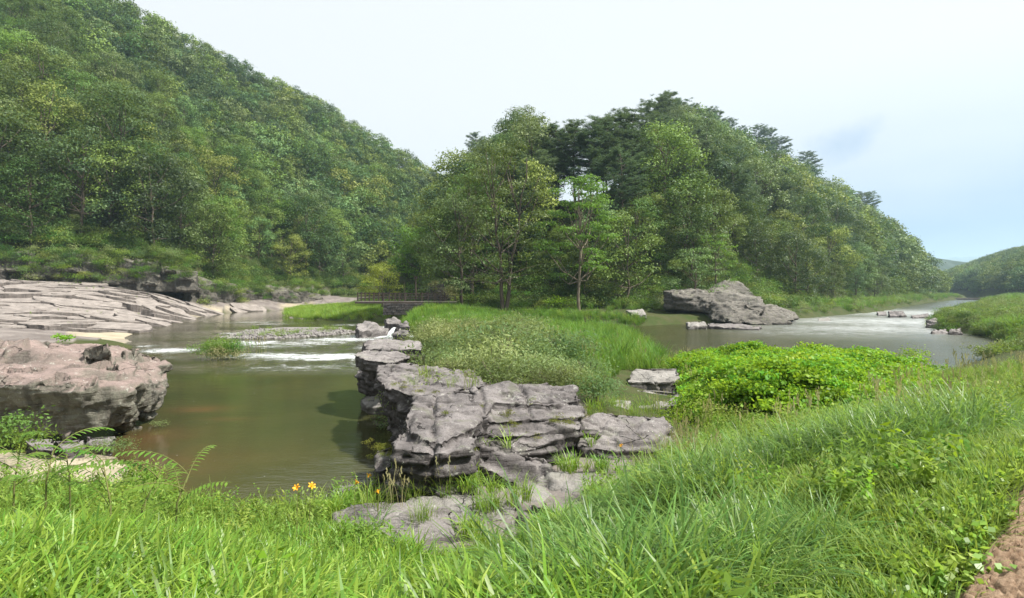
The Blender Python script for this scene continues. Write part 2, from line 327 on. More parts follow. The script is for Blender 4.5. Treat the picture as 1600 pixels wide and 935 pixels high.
FOOT_H2 = [(-24, 128), (-13, 90), (16, 86), (44, 95), (62, 114), (100, 153), (150, 205), (205, 262), (250, 330)]
FOOT_R = [(420, 560), (300, 380), (232, 255), (180, 160), (120, 70)]
SIL_M = np.array([(-400, -330), (0, -110), (200, 0), (300, 55), (400, 105), (450, 128), (520, 165), (600, 215), (650, 245), (690, 268), (760, 320), (850, 380), (1000, 440)], float)
SIL_H = np.array([(620, 400), (690, 300), (720, 240), (760, 195), (815, 175), (860, 195), (930, 200), (1000, 165), (1040, 155), (1130, 180), (1200, 205), (1240, 225), (1300, 240), (1350, 262), (1370, 298), (1430, 335), (1470, 372), (1492, 425), (1520, 450)], float)
def ridge_table(foot, sil, z0, slope, tree, dmax, sgn=1):
    pxs = np.arange(sil[0, 0], sil[-1, 0] + 1, 5.0); out = []
    for px in pxs:
        tan = (HOR - np.interp(px, sil[:, 0], sil[:, 1])) / FPX
        d = np.arange(60, dmax, 1.0); x = (px - 800) / FPX * d; s = line_sd(x, d, foot) * sgn
        z = z0 + tree + slope * np.maximum(s, 0); ok = (s > 0) & (z >= EYE + tan * d)
        dc = d[np.argmax(ok)] if ok.any() else dmax; out.append((dc, EYE + tan * dc - tree))
    return pxs, np.array(out)
RT_M = ridge_table(FOOT_M, SIL_M, 5.0, .8, 11.0, 420)
RT_H = ridge_table(FOOT_H, SIL_H, 1.6, .95, 14.0, 330)
def ridge(x, y, foot, tab, z0, slope, fall):
    s = line_sd(x, y, foot); px = 800 + x / np.maximum(y, 1) * FPX
    dc = np.interp(px, tab[0], tab[1][:, 0]); zc = np.interp(px, tab[0], tab[1][:, 1])
    edge = sstep(tab[0][-1] + 30, tab[0][-1] - 20, px)
    up = z0 + slope * np.maximum(s, 0); cap = zc - fall * np.maximum(y - dc, 0)
    return np.where(s > 0, np.minimum(up, np.maximum(cap, z0)), -99) * 1.0, s
def terrain(x, y, full=False):
    x = np.asarray(x, float); y = np.asarray(y, float)
    w1 = poly_sd(x, y, W_LEFT); w2 = poly_sd(x, y, W_RIGHT); sd = np.minimum(w1, w2)
    sd = sd + fbm2(x, y, .35, 5, 3) * np.clip(np.hypot(x, y) * .012, .1, 1.0)
    b = base_h(x, y); far = np.hypot(x, y)
    b = b + fbm2(x, y, .25, 9, 3) * np.clip(far * .012, .05, .35)
    m, sm = ridge(x, y, FOOT_M, RT_M, 5.0, .8, .4); h, sh = ridge(x, y, FOOT_H, RT_H, 1.6, .95, .5)
    cliff = np.where((sm > 0) & (y < 118) & (x < -50), 5.0 * sstep(1.2, 3.2, sm), 0)
    z = b
    z = np.where((sm > -3) & (y > 55) & (x < 150), np.maximum(z, np.where(sm > 0, m + fbm2(x, y, .03, 3, 4) * 5 * sstep(0, 30, sm), b)) + cliff, z)
    z = np.where((sh > 0) & (y > 80), np.maximum(z, h + fbm2(x, y, .05, 4, 3) * 2.5 * sstep(0, 20, sh)), z)
    sr = line_sd(x, y, FOOT_R)
    z = np.where((sr > 0) & (x > 120) & (y > 60), np.maximum(z, 1.6 + np.minimum(.42 * sr, 30 + .0 * sr)), z)
    wid = np.where(x < -15, 2.5, np.where(far < 30, .9, 1.4))
    wid = np.where((x < -30) & (y > 44) & (y < 140), 9.0, wid)
    land = z * (1 - np.exp(-np.maximum(sd, 0) / wid * 1.2))
    z = np.where(sd > 0, land + .03, np.maximum(sd * .45, -1.3))
    if full: return z, sd, b, sm, sh
    return z
def tz(x, y): return float(terrain(np.array([x]), np.array([y]))[0])

def polar_grid(r0, r1, nr, angs):
    r = np.exp(np.linspace(math.log(r0), math.log(r1), nr)); A, R = np.meshgrid(angs, r)
    x = (R * np.sin(A)).ravel(); y = (R * np.cos(A)).ravel(); na = len(angs)
    i = (np.arange(nr - 1)[:, None] * na + np.arange(na - 1)[None, :]).ravel()
    return x, y, np.stack([i, i + 1, i + na + 1, i + na], 1)

ROCKP = poly([P(525, 800, .8), P(590, 780, .6), P(600, 690, .3), P(600, 620, .6), P(560, 590, .8), P(556, 540, 1.6), P(650, 530, 1.6), P(730, 570, 1.8), P(900, 592, 1.8), P(925, 640, 1.3), P(1045, 640, 1.3), P(1100, 690, 1.0), P(1040, 750, .9), P(960, 800, .8), P(880, 822, .9), P(800, 868, .9), P(700, 872, .8), P(600, 870, .8)])
def ground():
    angs = np.concatenate([np.linspace(-math.pi, -.95, 30)[:-1], np.linspace(-.95, .95, 420), np.linspace(.95, math.pi, 30)[1:]])
    x, y, f = polar_grid(.3, 6000, 330, angs)
    z, sd, b, sm, sh = terrain(x, y, True)
    rock = ((x < -18) & (y > 30) & (y < 150) & (sm < .8) & (x < -32)).astype(float) * (sd > 0)
    rock = np.maximum(rock, sstep(.3, -.3, poly_sd(x, y, ROCKP)))
    sand = ((x < -8) & (x > -30) & (y > 12) & (y < 22)).astype(float)
    sand = np.maximum(sand, ((x < -30) & (y > 44) & (sd < 4.5) & (sd > 0) & (z < 1.3)).astype(float) * sstep(-.1, .25, fbm2(x, y, .22, 61, 3) + .1 * (y < 75)))
    t = NT('ground_surface'); pos = t.n('TexCoord').outputs['Object']
    n1 = t.noise(pos, .6, 8, .65); n2 = t.noise(pos, 9, 6, .7)
    soil = t.mix(t.rng(n1, .4, .6), (.035, .045, .014), (.065, .055, .03)); soil = t.mix(t.rng(n2, .4, .6, 0, .6), soil, (.05, .085, .016))
    rk = t.mix(t.rng(n1, .4, .62), (.14, .12, .11), (.25, .22, .20)); rk = t.mix(t.rng(n2, .4, .65, 0, .6), rk, (.12, .105, .10))
    snd = t.mix(t.rng(n1, .4, .6), (.29, .25, .18), (.39, .34, .25)); snd = t.mix(t.rng(n2, .5, .7, 0, .5), snd, (.25, .21, .15))
    c = t.mix(t.attr('rock'), soil, rk); c = t.mix(t.attr('sand'), c, snd)
    p = t.n('BsdfPrincipled'); t.put(p.inputs['Base Color'], c); p.inputs['Roughness'].default_value = .95; p.inputs['Specular IOR Level'].default_value = .15
    bp = t.n('Bump'); bp.inputs['Strength'].default_value = .7; bp.inputs['Distance'].default_value = .1; t.put(bp.inputs['Height'], t.math('ADD', n1, t.math('MULTIPLY', n2, .4)))
    t.L.new(bp.outputs[0], p.inputs['Normal']); t.L.new(p.outputs[0], t.out.inputs[0])
    me = mesh_arr('ground', np.stack([x, y, z], 1), f, t.m, True, extra={'rock': rock, 'sand': sand})
    tag(link('ground', me), kind='structure')
ground()

def foam_field(x, y):
    f = np.zeros(x.shape)
    def blob(px, py, rx, ry, a=1.0, rot=0):
        cx, cy_, _ = P(px, py, 0); dx, dy = x - cx, y - cy_; c, s = math.cos(rot), math.sin(rot)
        np.maximum(f, a * np.exp(-(((dx * c + dy * s) / rx) ** 2 + ((-dx * s + dy * c) / ry) ** 2)), out=f)
    blob(600, 525, 5, 3.2, 1.0); blob(540, 531, 6.5, 3.4, .8); blob(480, 537, 6, 3.4, .68); blob(430, 541, 6, 3.2, .6); blob(520, 558, 7, 3, .85); blob(430, 556, 6, 3, .75); blob(470, 575, 6, 2.2, .6); blob(590, 565, 3, 3, .7); blob(600, 541, 3, 4, .85); blob(395, 536, 5, 3, .8)
    blob(445, 521, 5, 4, .7); blob(385, 521, 6, 3, .65); blob(610, 512, 3, 5, .9); blob(545, 508, 5, 4, .6); blob(480, 505, 7, 5, .4)
    blob(270, 548, 3.6, 2.4, .85); blob(230, 541, 3, 2, .6); blob(400, 504, 8, 4, .6); blob(330, 527, 5, 3, .45); blob(420, 507, 5, 4, .6)
    blob(1240, 520, 12, 7, .5); blob(1320, 514, 14, 8, .6); blob(1400, 503, 16, 14, .6); blob(1180, 522, 8, 4, .3); blob(1450, 490, 20, 20, .6); blob(1300, 503, 14, 6, .5)
    return f
def water():
    x, y, f = polar_grid(6, 900, 300, np.linspace(-.95, .95, 420))
    fo = foam_field(x, y)
    z = fo * .10 * fbm2(x, y, 1.1, 31, 2) + fo * .02
    t = NT('river_water'); pos = t.n('TexCoord').outputs['Object']
    fa = t.attr('foam')
    # ripples: long low swells across the current, finer wind ripple on top, choppy in the rapids
    r1 = t.noise(t.mapping(pos, (.55, 1.6, 1), (0, 0, .15)), 1.1, 3, .5); r2 = t.noise(t.mapping(pos, (1, 2.2, 1), (0, 0, -.2)), 4.5, 4, .55); r3 = t.noise(pos, 2.8, 5, .7)
    amp = t.math('ADD', t.rng(fa, .05, .5, .11, 1.0), t.math('MULTIPLY', t.attr('swell'), .6))
    cyy = t.n('SeparateXYZ'); t.L.new(pos, cyy.inputs[0]); rside = t.rng(cyy.outputs['X'], 0, 15, 0, 1.6); rr0 = t.rng(cyy.outputs['X'], 5, 30, .05, .22)
    h = t.math('ADD', t.math('MULTIPLY', t.math('ADD', r1, t.math('MULTIPLY', r2, .35)), t.math('ADD', amp, rside)), t.math('MULTIPLY', r3, t.math('MULTIPLY', fa, 1.6)))
    bp = t.n('Bump'); bp.inputs['Strength'].default_value = 1.0; bp.inputs['Distance'].default_value = .09; t.put(bp.inputs['Height'], h)
    silt = t.mix(t.rng(t.noise(pos, .25, 4, .5), .35, .65), (.036, .040, .015), (.052, .050, .019))
    silt = t.mix(t.attr('shoal'), silt, (.10, .056, .025))
    p = t.n('BsdfPrincipled'); t.put(p.inputs['Roughness'], rr0); p.inputs['IOR'].default_value = 1.33
    t.put(p.inputs['Base Color'], silt); t.L.new(bp.outputs[0], p.inputs['Normal'])
    fm = t.n('BsdfDiffuse'); fm.inputs[0].default_value = (.80, .83, .85, 1); t.L.new(bp.outputs[0], fm.inputs['Normal'])
    # foam breaks into streaks along the current plus drifting flecks
    st = t.math('ADD', t.math('MULTIPLY', t.noise(t.mapping(pos, (1.0, 1.6, 1), (0, 0, .1)), .9, 9, .8), .6), t.math('MULTIPLY', t.noise(t.mapping(pos, (1.5, 3.0, 1), (0, 0, -.15)), 5.5, 6, .7), .4))
    mask = t.rng(t.math('ADD', t.math('MULTIPLY', fa, .36), st), .70, .86)
    vo = t.n('TexVoronoi', feature='F1'); t.put(vo.inputs['Vector'], pos); vo.inputs['Scale'].default_value = 2.4
    fl = t.math('MULTIPLY', t.rng(vo.outputs['Distance'], .055, .03), t.rng(t.noise(pos, .35, 3, .5), .5, .6), True)
    fx = t.math('MAXIMUM', t.math('MULTIPLY', mask, .9), t.math('MULTIPLY', fl, t.math('SUBTRACT', .6, t.math('MULTIPLY', rside, .25))), True)
    # wide riffles: broken water too fine to tell apart
    rf = t.math('MULTIPLY', t.math('MULTIPLY', fa, t.rng(cyy.outputs['X'], 20, 45, 0, .8)), t.rng(t.noise(t.mapping(pos, (.5, 1.0, 1), (0, 0, .3)), .9, 8, .75), .38, .62, .25, 1), True)
    fx = t.math('MAXIMUM', fx, rf, True)
    mx = t.n('MixShader'); t.put(mx.inputs[0], fx); t.L.new(p.outputs[0], mx.inputs[1]); t.L.new(fm.outputs[0], mx.inputs[2])
    t.L.new(mx.outputs[0], t.out.inputs[0])
    sh = np.zeros(x.shape)
    for px, py, rx, ry, a in ((312, 640, 1.0, .55, 1.0), (350, 655, 1.1, .35, .5), (215, 690, 1.6, 1.8, .75), (190, 735, 2.2, 2.0, .8), (240, 720, 2.5, 1.5, .5)):
        cx, cy_, _ = P(px, py, 0); sh = np.maximum(sh, a * np.exp(-((x - cx) / rx) ** 2 - ((y - cy_) / ry) ** 2))
    sh = np.maximum(sh, .5 * sstep(1.2, 0, np.abs(poly_sd(x, y, W_LEFT))) * (y < 30))
    sh = sh * np.clip(.75 + .6 * fbm2(x, y, 2.2, 77, 3), 0, 1)
    me = mesh_arr('river_water', np.stack([x, y, z], 1), f, t.m, True, extra={'foam': fo, 'shoal': sh, 'swell': np.exp(-((x + 3.6) / 2.6) ** 2 - ((y - 12.4) / 1.8) ** 2)})
    tag(link('river_water', me), kind='structure')
water()

def far_hills():
    m1 = leaf_mat('far_wood', (.018, .04, .02), (.03, .06, .025), (.045, .08, .03), 0)
    t = NT('blue_mountain'); p = t.n('BsdfPrincipled'); pos = t.n('TexCoord').outputs['Object']
    t.put(p.inputs['Base Color'], t.mix(t.rng(t.noise(pos, .02, 5, .6), .4, .6), (.035, .07, .025), (.06, .10, .035))); p.inputs['Roughness'].default_value = 1; t.L.new(p.outputs[0], t.out.inputs[0])
    def hill(name, d0, depth, sil, mat, rough):
        px = np.linspace(sil[0][0], sil[-1][0], 160); s = np.array(sil, float); V = []
        for k, (fr, hf) in enumerate(((0, -.05), (.35, .45), (.7, .85), (1, 1), (1.3, .8), (1.8, .3), (2.2, -.1))):
            d = d0 + depth * fr; z = (HOR - np.interp(px, s[:, 0], s[:, 1])) / FPX * (d0 + depth) * hf + EYE * hf
            x = (px - 800) / FPX * (d0 + depth); y = np.full(px.shape, d); z = z + fbm2(x, y, 1 / rough / 3, 5, 5) * rough * (.2 + .5 * abs(hf))
            V.append(np.stack([x, y, z], 1))
        V = np.concatenate(V); n = 160; i = (np.arange(6)[:, None] * n + np.arange(n - 1)[None, :]).ravel()
        tag(link(name, mesh_arr(name, V, np.stack([i, i + 1, i + n + 1, i + n], 1), mat, True)), kind='structure')
    hill('mountain', 3900, 500, [(1000, 440), (1300, 420), (1440, 410), (1490, 403), (1515, 401), (1545, 403), (1600, 404), (1700, 395), (1900, 420)], t.m, 25)
    hill('hill', 620, 120, [(1200, 420), (1400, 395), (1480, 405), (1500, 420), (1512, 432), (1530, 446), (1560, 452)], m1, 6)
far_hills()
print('terrain', time.time() - T00)
#@@ROCKS
# ------------------------------------------------------------------ rocks
def hull_bm(bm, pts):
    b2 = bmesh.new()
    for p in pts: b2.verts.new(p)
    bmesh.ops.convex_hull(b2, input=b2.verts)
    bmesh.ops.delete(b2, geom=[v for v in b2.verts if not v.link_faces], context='VERTS')
    me = bpy.data.meshes.new('tmp'); b2.to_mesh(me); b2.free(); bm.from_mesh(me); bpy.data.meshes.remove(me)
def slab_pts(outline, bottom, inset=.0, drop=None):
    """top outline as [(px, py, z)...] -> points of a block reaching down to height bottom; inset > 0 undercuts it"""
    top = [Vector(P(*q)) for q in outline]; c = sum(top, Vector()) / len(top)
    low = [Vector((q.x + (c.x - q.x) * inset, q.y + (c.y - q.y) * inset, bottom)) for q in top]
    return top + low
def make_rock(name, blocks, mat, voxel=.06, amp=.1, layer=.16, tilt=(.04, -.05), freq=1.2, seed=1, smooth=0, chip=1.0):
    bm = bmesh.new()
    for b in blocks: hull_bm(bm, b)
    me = bpy.data.meshes.new(name); bm.to_mesh(me); bm.free()
    o = bpy.data.objects.new(name, me); COL.objects.link(o)
    r = o.modifiers.new('r', 'REMESH'); r.mode = 'VOXEL'; r.voxel_size = voxel
    if smooth:
        s = o.modifiers.new('s', 'SMOOTH'); s.iterations = smooth; s.factor = .5
    dg = bpy.context.evaluated_depsgraph_get(); m2 = bpy.data.meshes.new_from_object(o.evaluated_get(dg))
    bpy.data.objects.remove(o); bpy.data.meshes.remove(me)
    n = len(m2.vertices); co = np.zeros(n * 3, np.float32); m2.vertices.foreach_get('co', co); co = co.reshape(-1, 3).astype(float)
    nm = np.zeros(n * 3, np.float32); m2.vertex_normals.foreach_get('vector', nm); nm = nm.reshape(-1, 3).astype(float)
    # broad lumps
    co += nm * (fbm(co * freq * .5, seed, 3) * amp * .9)[:, None]
    h = co[:, 2] + tilt[0] * co[:, 0] + tilt[1] * co[:, 1] + fbm(co * np.array([.5, .5, .5]) * freq, seed + 4, 2) * layer * .6
    # bedding: each layer stands out or recedes by its own amount, joints cut it sideways
    lay = np.floor(h / layer); fr = h / layer - lay
    hsh = h3(lay.astype(np.int64) + 500, np.floor(co[:, 0] * freq * .45 + fbm(co * .8, seed + 8, 2)).astype(np.int64) + 500, np.floor(co[:, 1] * freq * .45).astype(np.int64) + 500, seed) - .5
    edge = np.minimum(fr, 1 - fr); groove = np.exp(-(edge / .10) ** 2)
    hor = np.stack([nm[:, 0], nm[:, 1], np.zeros(n)], 1); side = np.clip(1 - np.abs(nm[:, 2]), 0, 1)
    co += hor * (hsh * amp * 1.3 - groove * amp * .75 * (.4 + .6 * (noise3(co * 1.3, seed + 2) > -.2)))[:, None] * side[:, None]
    # steps on sloping tops
    snap = (lay + sstep(.72, .95, fr)) * layer - h
    upw = np.clip(nm[:, 2], 0, 1) * np.clip(.5 + 1.5 * fbm(co * .7, seed + 5, 2), 0, 1)
    co[:, 2] += snap * np.clip(upw * 1.5, 0, 1) * .95
    # spalled tops: thin sheets broken off along the bedding
    th = layer * .55; hz = fbm(co * np.array([.55, .8, .2]) * freq, seed + 31, 3) * amp * 1.7; q = hz / th; fq = q - np.floor(q)
    co[:, 2] += min(1, .16 / th) * ((np.floor(q) + sstep(.8, 1.0, fq)) * th * .5 + hz * .12) * np.clip((nm[:, 2] - .25) * 2, 0, 1)
    # chipped faces: every cell of broken rock has its own slant
    for cs, ka in ((.8 / freq, .12), (.26 / freq, .07)):
        g = co / cs * np.array([1, 1, 1.7]) + fbm(co * freq, seed + 40, 2)[:, None] * .5; gi = np.floor(g).astype(np.int64); best = np.full(n, 1e9); val = np.zeros(n)
        for a in (-1, 0, 1):
            for b_ in (-1, 0, 1):
                for c_ in (-1, 0, 1):
                    ci = gi + np.array([a, b_, c_]); sd3 = np.stack([h3(ci[:, 0] + 900, ci[:, 1] + 900, ci[:, 2] + 900, seed + k) for k in (1, 2, 3)], 1)
                    dv = g - (ci + sd3); dd = (dv ** 2).sum(1); dr = np.stack([h3(ci[:, 0] + 900, ci[:, 1] + 900, ci[:, 2] + 900, seed + k) - .5 for k in (5, 6, 7)], 1)
                    vv = (dv * dr).sum(1) * 1.6 + (dr[:, 0]) * .6; m_ = dd < best; best = np.where(m_, dd, best); val = np.where(m_, vv, val)
        co += nm * (val * cs * ka * chip)[:, None]
    for ang, spc in ((.35 + seed * .13, 1.25 / freq), (1.85 + seed * .13, 1.8 / freq)):      # two sets of straight joints
        jn = (co[:, 0] * math.cos(ang) + co[:, 1] * math.sin(ang) + .12 * fbm(co * .9, seed + 50, 2)) / spc; ji = np.round(jn)
        keep = h3(ji.astype(np.int64) + 700, np.floor(co[:, 2] / (layer * 3)).astype(np.int64) + 700, (ji * 0).astype(np.int64) + 3, seed) > .45
        co -= nm * (np.exp(-((jn - ji) * spc / (voxel * .9)) ** 2) * keep * min(amp * .8, .12))[:, None]
    rid = 1 - np.abs(fbm(co * freq * np.array([1.6, 1.6, 3.0]), seed + 6, 4)) * 2
    co += nm * ((rid - .5) * amp * .30 + fbm(co * freq * 5, seed + 7, 3) * amp * .22)[:, None]
    c0 = co.mean(0); c0[2] = co[:, 2].min(); co -= c0
    m2.vertices.foreach_set('co', co.astype(np.float32).ravel()); m2.materials.clear(); m2.materials.append(mat); m2.name = name
    m2.polygons.foreach_set('use_smooth', np.ones(len(m2.polygons), bool)); m2.update()
    o = bpy.data.objects.new(name, m2); COL.objects.link(o); o.location = c0
    return o
S = slab_pts
RK = {}
# big boulder on the left, purple top, undercut on the water side
b = [
    [P(*q) for q in ((-170, 560, 2.3), (-140, 528, 2.6), (60, 529, 2.65), (150, 533, 2.55), (190, 540, 2.35), (235, 556, 2.0), (-120, 602, 1.95), (20, 590, 2.05), (110, 598, 1.95), (150, 600, 1.85), (205, 612, 1.55),
                     (262, 592, 1.35), (258, 570, 1.8), (-120, 668, .75), (60, 668, .62), (150, 672, .55), (205, 660, .45), (236, 640, .6), (258, 612, .9))],
    [P(*q) for q in ((-40, 640, 1.2), (60, 600, 1.85), (140, 604, 1.7), (165, 640, 1.0), (150, 676, .42), (40, 672, .5), (0, 655, .85), (90, 682, .4))],
    [P(*q) for q in ((165, 565, 2.25), (200, 546, 2.45), (240, 556, 2.1), (262, 585, 1.5), (262, 605, 1.05), (215, 600, 1.5), (238, 650, .15), (225, 652, .2), (190, 585, 1.9), (246, 636, .5))],
    [P(*q) for q in ((195, 665, .35), (212, 668, .05), (205, 672, .0), (180, 672, .1), (200, 640, .8), (175, 655, .5), (214, 655, .35))],
    [P(*q) for q in ((120, 533, 2.6), (150, 534, 2.62), (175, 550, 2.45), (130, 552, 2.4), (125, 560, 1.9), (180, 560, 1.9))],
]
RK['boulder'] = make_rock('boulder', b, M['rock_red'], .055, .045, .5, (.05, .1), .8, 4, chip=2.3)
tag(RK['boulder'], 'huge reddish lichened boulder overhanging the pool beside the sandy patch', 'boulder')
for i, (ol, bt, lb) in enumerate((
    ([(85, 688, .6), (130, 684, .6), (132, 700, .5), (100, 706, .5)], .1, 'small wedge shaped stone under the big boulder, on the sand'),
    ([(40, 684, .7), (84, 684, .7), (84, 702, .6), (50, 700, .6)], .1, 'low flat stone propping the big boulder, left of the wedge stone'),
    ([(135, 680, .5), (178, 680, .5), (176, 694, .4), (140, 696, .4)], .0, 'thin pale stone wedged under the water end of the big boulder'))):
    tag(make_rock('stone', [S(ol, bt, .1)], M['rock'], .035, .05, .2, seed=20 + i, chip=1.6), lb, 'stone')

# central outcrop
b = [S([(588, 568, 2.0), (640, 566, 2.1), (745, 578, 2.05), (760, 600, 2.0), (690, 604, 1.95), (660, 618, 1.9), (606, 604, 1.85), (592, 590, 1.95)], 1.45, -.02),
     S([(592, 590, 1.75), (640, 572, 1.85), (750, 590, 1.8), (740, 622, 1.7), (660, 640, 1.5), (625, 640, 1.4)], .7, .12),
     S([(604, 615, 1.4), (650, 590, 1.5), (760, 600, 1.5), (740, 640, 1.4), (650, 655, 1.2), (628, 650, 1.1)], -.4, .2)]
RK['back'] = make_rock('ledge_rock', b, M['rock_dark'], .05, .12, .13, (.10, -.06), 1.3, 5)
tag(RK['back'], 'dark layered rock wall leaning over the pool below the shrubs', 'rock')
b = [S([(553, 551, 2.15), (575, 545, 2.2), (612, 548, 2.15), (640, 556, 2.1), (612, 566, 2.05), (562, 560, 2.05)], 1.6, .05),
     S([(562, 566, 1.7), (610, 556, 1.8), (622, 570, 1.6), (585, 580, 1.5)], .9, .1),
     S([(553, 588, 1.1), (565, 575, 1.35), (605, 568, 1.4), (606, 600, 1.0), (570, 603, .8)], .45, .3)]
tag(make_rock('ledge_rock', b, M['rock'], .06, .09, .18, (.05, -.05), 1.2, 7), 'mushroom shaped grey rock jutting furthest out over the pool', 'rock')
b = [S([(568, 533, 2.3), (600, 529, 2.35), (655, 533, 2.3), (665, 545, 2.2), (600, 546, 2.15), (572, 543, 2.2)], .2, .0)]
tag(make_rock('ledge_rock', b, M['rock'], .07, .08, .18, seed=8), 'flat topped grey rock above the white water, rearmost of the outcrop', 'rock')
tag(make_rock('slab', [S([(563, 622, .42), (580, 614, .5), (604, 618, .5), (606, 634, .35), (575, 636, .3)], -.3, .1)], M['rock_pale'], .04, .03, .15, seed=9), 'small rounded slab lying at the waterline under the overhang', 'slab')
# big front rock with terraces
b = [S([(652, 618, 2.0), (700, 610, 2.05), (770, 622, 1.95), (760, 650, 1.85), (720, 668, 1.8), (690, 690, 1.75), (640, 676, 1.75), (632, 650, 1.85)], 1.3, -.03),
     S([(630, 672, 1.68), (700, 670, 1.7), (745, 676, 1.65), (738, 700, 1.6), (690, 712, 1.55), (616, 700, 1.62), (618, 684, 1.65)], .7, -.02),
     S([(622, 690, 1.55), (700, 690, 1.55), (750, 690, 1.45), (722, 722, 1.35), (680, 738, 1.2), (606, 722, 1.3)], -.3, -.04),
     S([(735, 602, 2.08), (800, 598, 2.1), (900, 602, 2.05), (908, 622, 1.9), (860, 632, 1.85), (750, 628, 1.9)], 1.2, .0),
     S([(745, 628, 1.85), (905, 622, 1.85), (914, 648, 1.65), (850, 656, 1.62), (750, 658, 1.66)], 1.0, .0),
     S([(740, 656, 1.6), (905, 646, 1.6), (912, 668, 1.45), (880, 674, 1.42), (745, 682, 1.45)], .4, .0),
     S([(742, 676, 1.42), (880, 664, 1.45), (884, 690, 1.25), (800, 704, 1.2), (746, 700, 1.25)], .0, -.03)]
RK['front'] = make_rock('outcrop', b, M['rock_dark'], .045, .12, .105, (.03, -.07), 1.7, 11)
tag(RK['front'], 'largest terraced outcrop with a steep dark nose facing the pool', 'rock')
tag(make_rock('ledge_rock', [S([(586, 702, 1.15), (612, 690, 1.2), (618, 720, 1.0), (590, 735, .9)], .3, -.1), S([(588, 735, .8), (622, 730, .8), (620, 775, .45), (592, 770, .5)], -.3, -.15)], M['rock_dark'], .05, .06, .16, seed=13),
    'small mossy rock between the pool and the dark nose of the outcrop', 'rock')
b = [S([(738, 716, 1.1), (770, 702, 1.2), (850, 712, 1.05), (868, 734, .9), (830, 760, .75), (812, 756, .78)], .2, -.05), S([(712, 742, .75), (760, 720, .95), (820, 752, .7), (800, 776, .55), (730, 770, .6)], .0, -.05)]
tag(make_rock('wedge_rock', b, M['rock_dark'], .045, .07, .2, (.2, -.1), 1.5, 15), 'tilted wedge of dark rock in front of the terraced outcrop', 'rock')
b = [S([(905, 655, 1.45), (940, 642, 1.5), (1040, 650, 1.45), (1052, 668, 1.3), (1000, 676, 1.25), (912, 672, 1.3)], .6, .03),
     S([(900, 682, 1.2), (960, 676, 1.25), (1060, 672, 1.25), (1096, 690, 1.1), (1040, 704, 1.02), (960, 706, 1.0), (905, 694, 1.1)], .75, .02),
     S([(915, 684, 1.0), (1060, 680, 1.0), (1080, 700, .9), (960, 710, .8)], -.1, .16)]
tag(make_rock('ledge_rock', b, M['rock'], .045, .08, .10, (.02, -.04), 1.9, 17), 'two tiered rock ledge with an undercut front near the yellow flower', 'rock')
b = [S([(800, 760, .8), (860, 736, .95), (950, 738, .9), (1020, 750, .9), (1000, 785, .75), (900, 800, .7), (820, 800, .68)], .0, -.05)]
tag(make_rock('slab', b, M['rock_pale'], .045, .06, .13, (.1, -.06), 1.6, 19), 'broad pale sloping slab below the undercut ledge', 'slab')
b = [S([(525, 800, .85), (560, 790, .9), (620, 786, .9), (700, 790, .85), (720, 830, .75), (700, 866, .7), (600, 868, .7), (540, 840, .75)], .1, -.05)]
tag(make_rock('slab', b, M['rock'], .04, .05, .2, (.04, .02), 1.2, 21), 'smooth brownish slab nearest the camera, half hidden by grass', 'slab')
b = [S([(610, 786, .8), (640, 776, .85), (720, 770, .85), (810, 784, .8), (800, 812, .7), (700, 812, .7)], .1, -.05)]
tag(make_rock('slab', b, M['rock_pale'], .04, .05, .12, (.05, -.05), 1.8, 23), 'cracked pale ledge between the smooth slab and the tall outcrop', 'slab')
b = [S([(795, 812, .95), (830, 780, 1.05), (868, 790, 1.0), (880, 815, .95), (840, 850, .9), (790, 870, .85)], .1, -.1)]
tag(make_rock('stone', b, M['rock_dark'], .04, .05, .3, (.3, .2), 1.5, 25), 'dark angular stone poking out of the grass at the foot of the slabs', 'stone')
# flat pale rocks by the right arm of the river
tag(make_rock('flat_rock', [S([(985, 582, 1.15), (1000, 574, 1.2), (1058, 574, 1.2), (1062, 590, 1.05), (1050, 596, 1.0), (982, 596, 1.0)], .2, .05)], M['rock_pale'], .05, .04, .2, seed=27, smooth=1), 'square flat pale rock beside the bright green creeper', 'rock')
tag(make_rock('flat_rock', [S([(985, 612, .85), (1010, 606, .9), (1070, 612, .85), (1066, 632, .75), (990, 636, .75)], .1, .0)], M['rock_pale'], .05, .05, .2, seed=29), 'low smooth pale rock in front of the square flat one', 'rock')
tag(make_rock('flat_rock', [S([(942, 634, .95), (965, 622, 1.0), (985, 626, .95), (982, 644, .85), (945, 646, .85)], .1, .0)], M['rock_pale'], .05, .05, .2, seed=30), 'small pale rock left of the low smooth one, above the ledge', 'rock')
tag(make_rock('flat_rock', [S([(500, 770, .62), (530, 752, .7), (560, 756, .7), (560, 776, .6), (515, 784, .55)], -.2, -.1)], M['rock'], .05, .05, .2, seed=31), 'brown rock by the water among the orange lilies', 'rock')

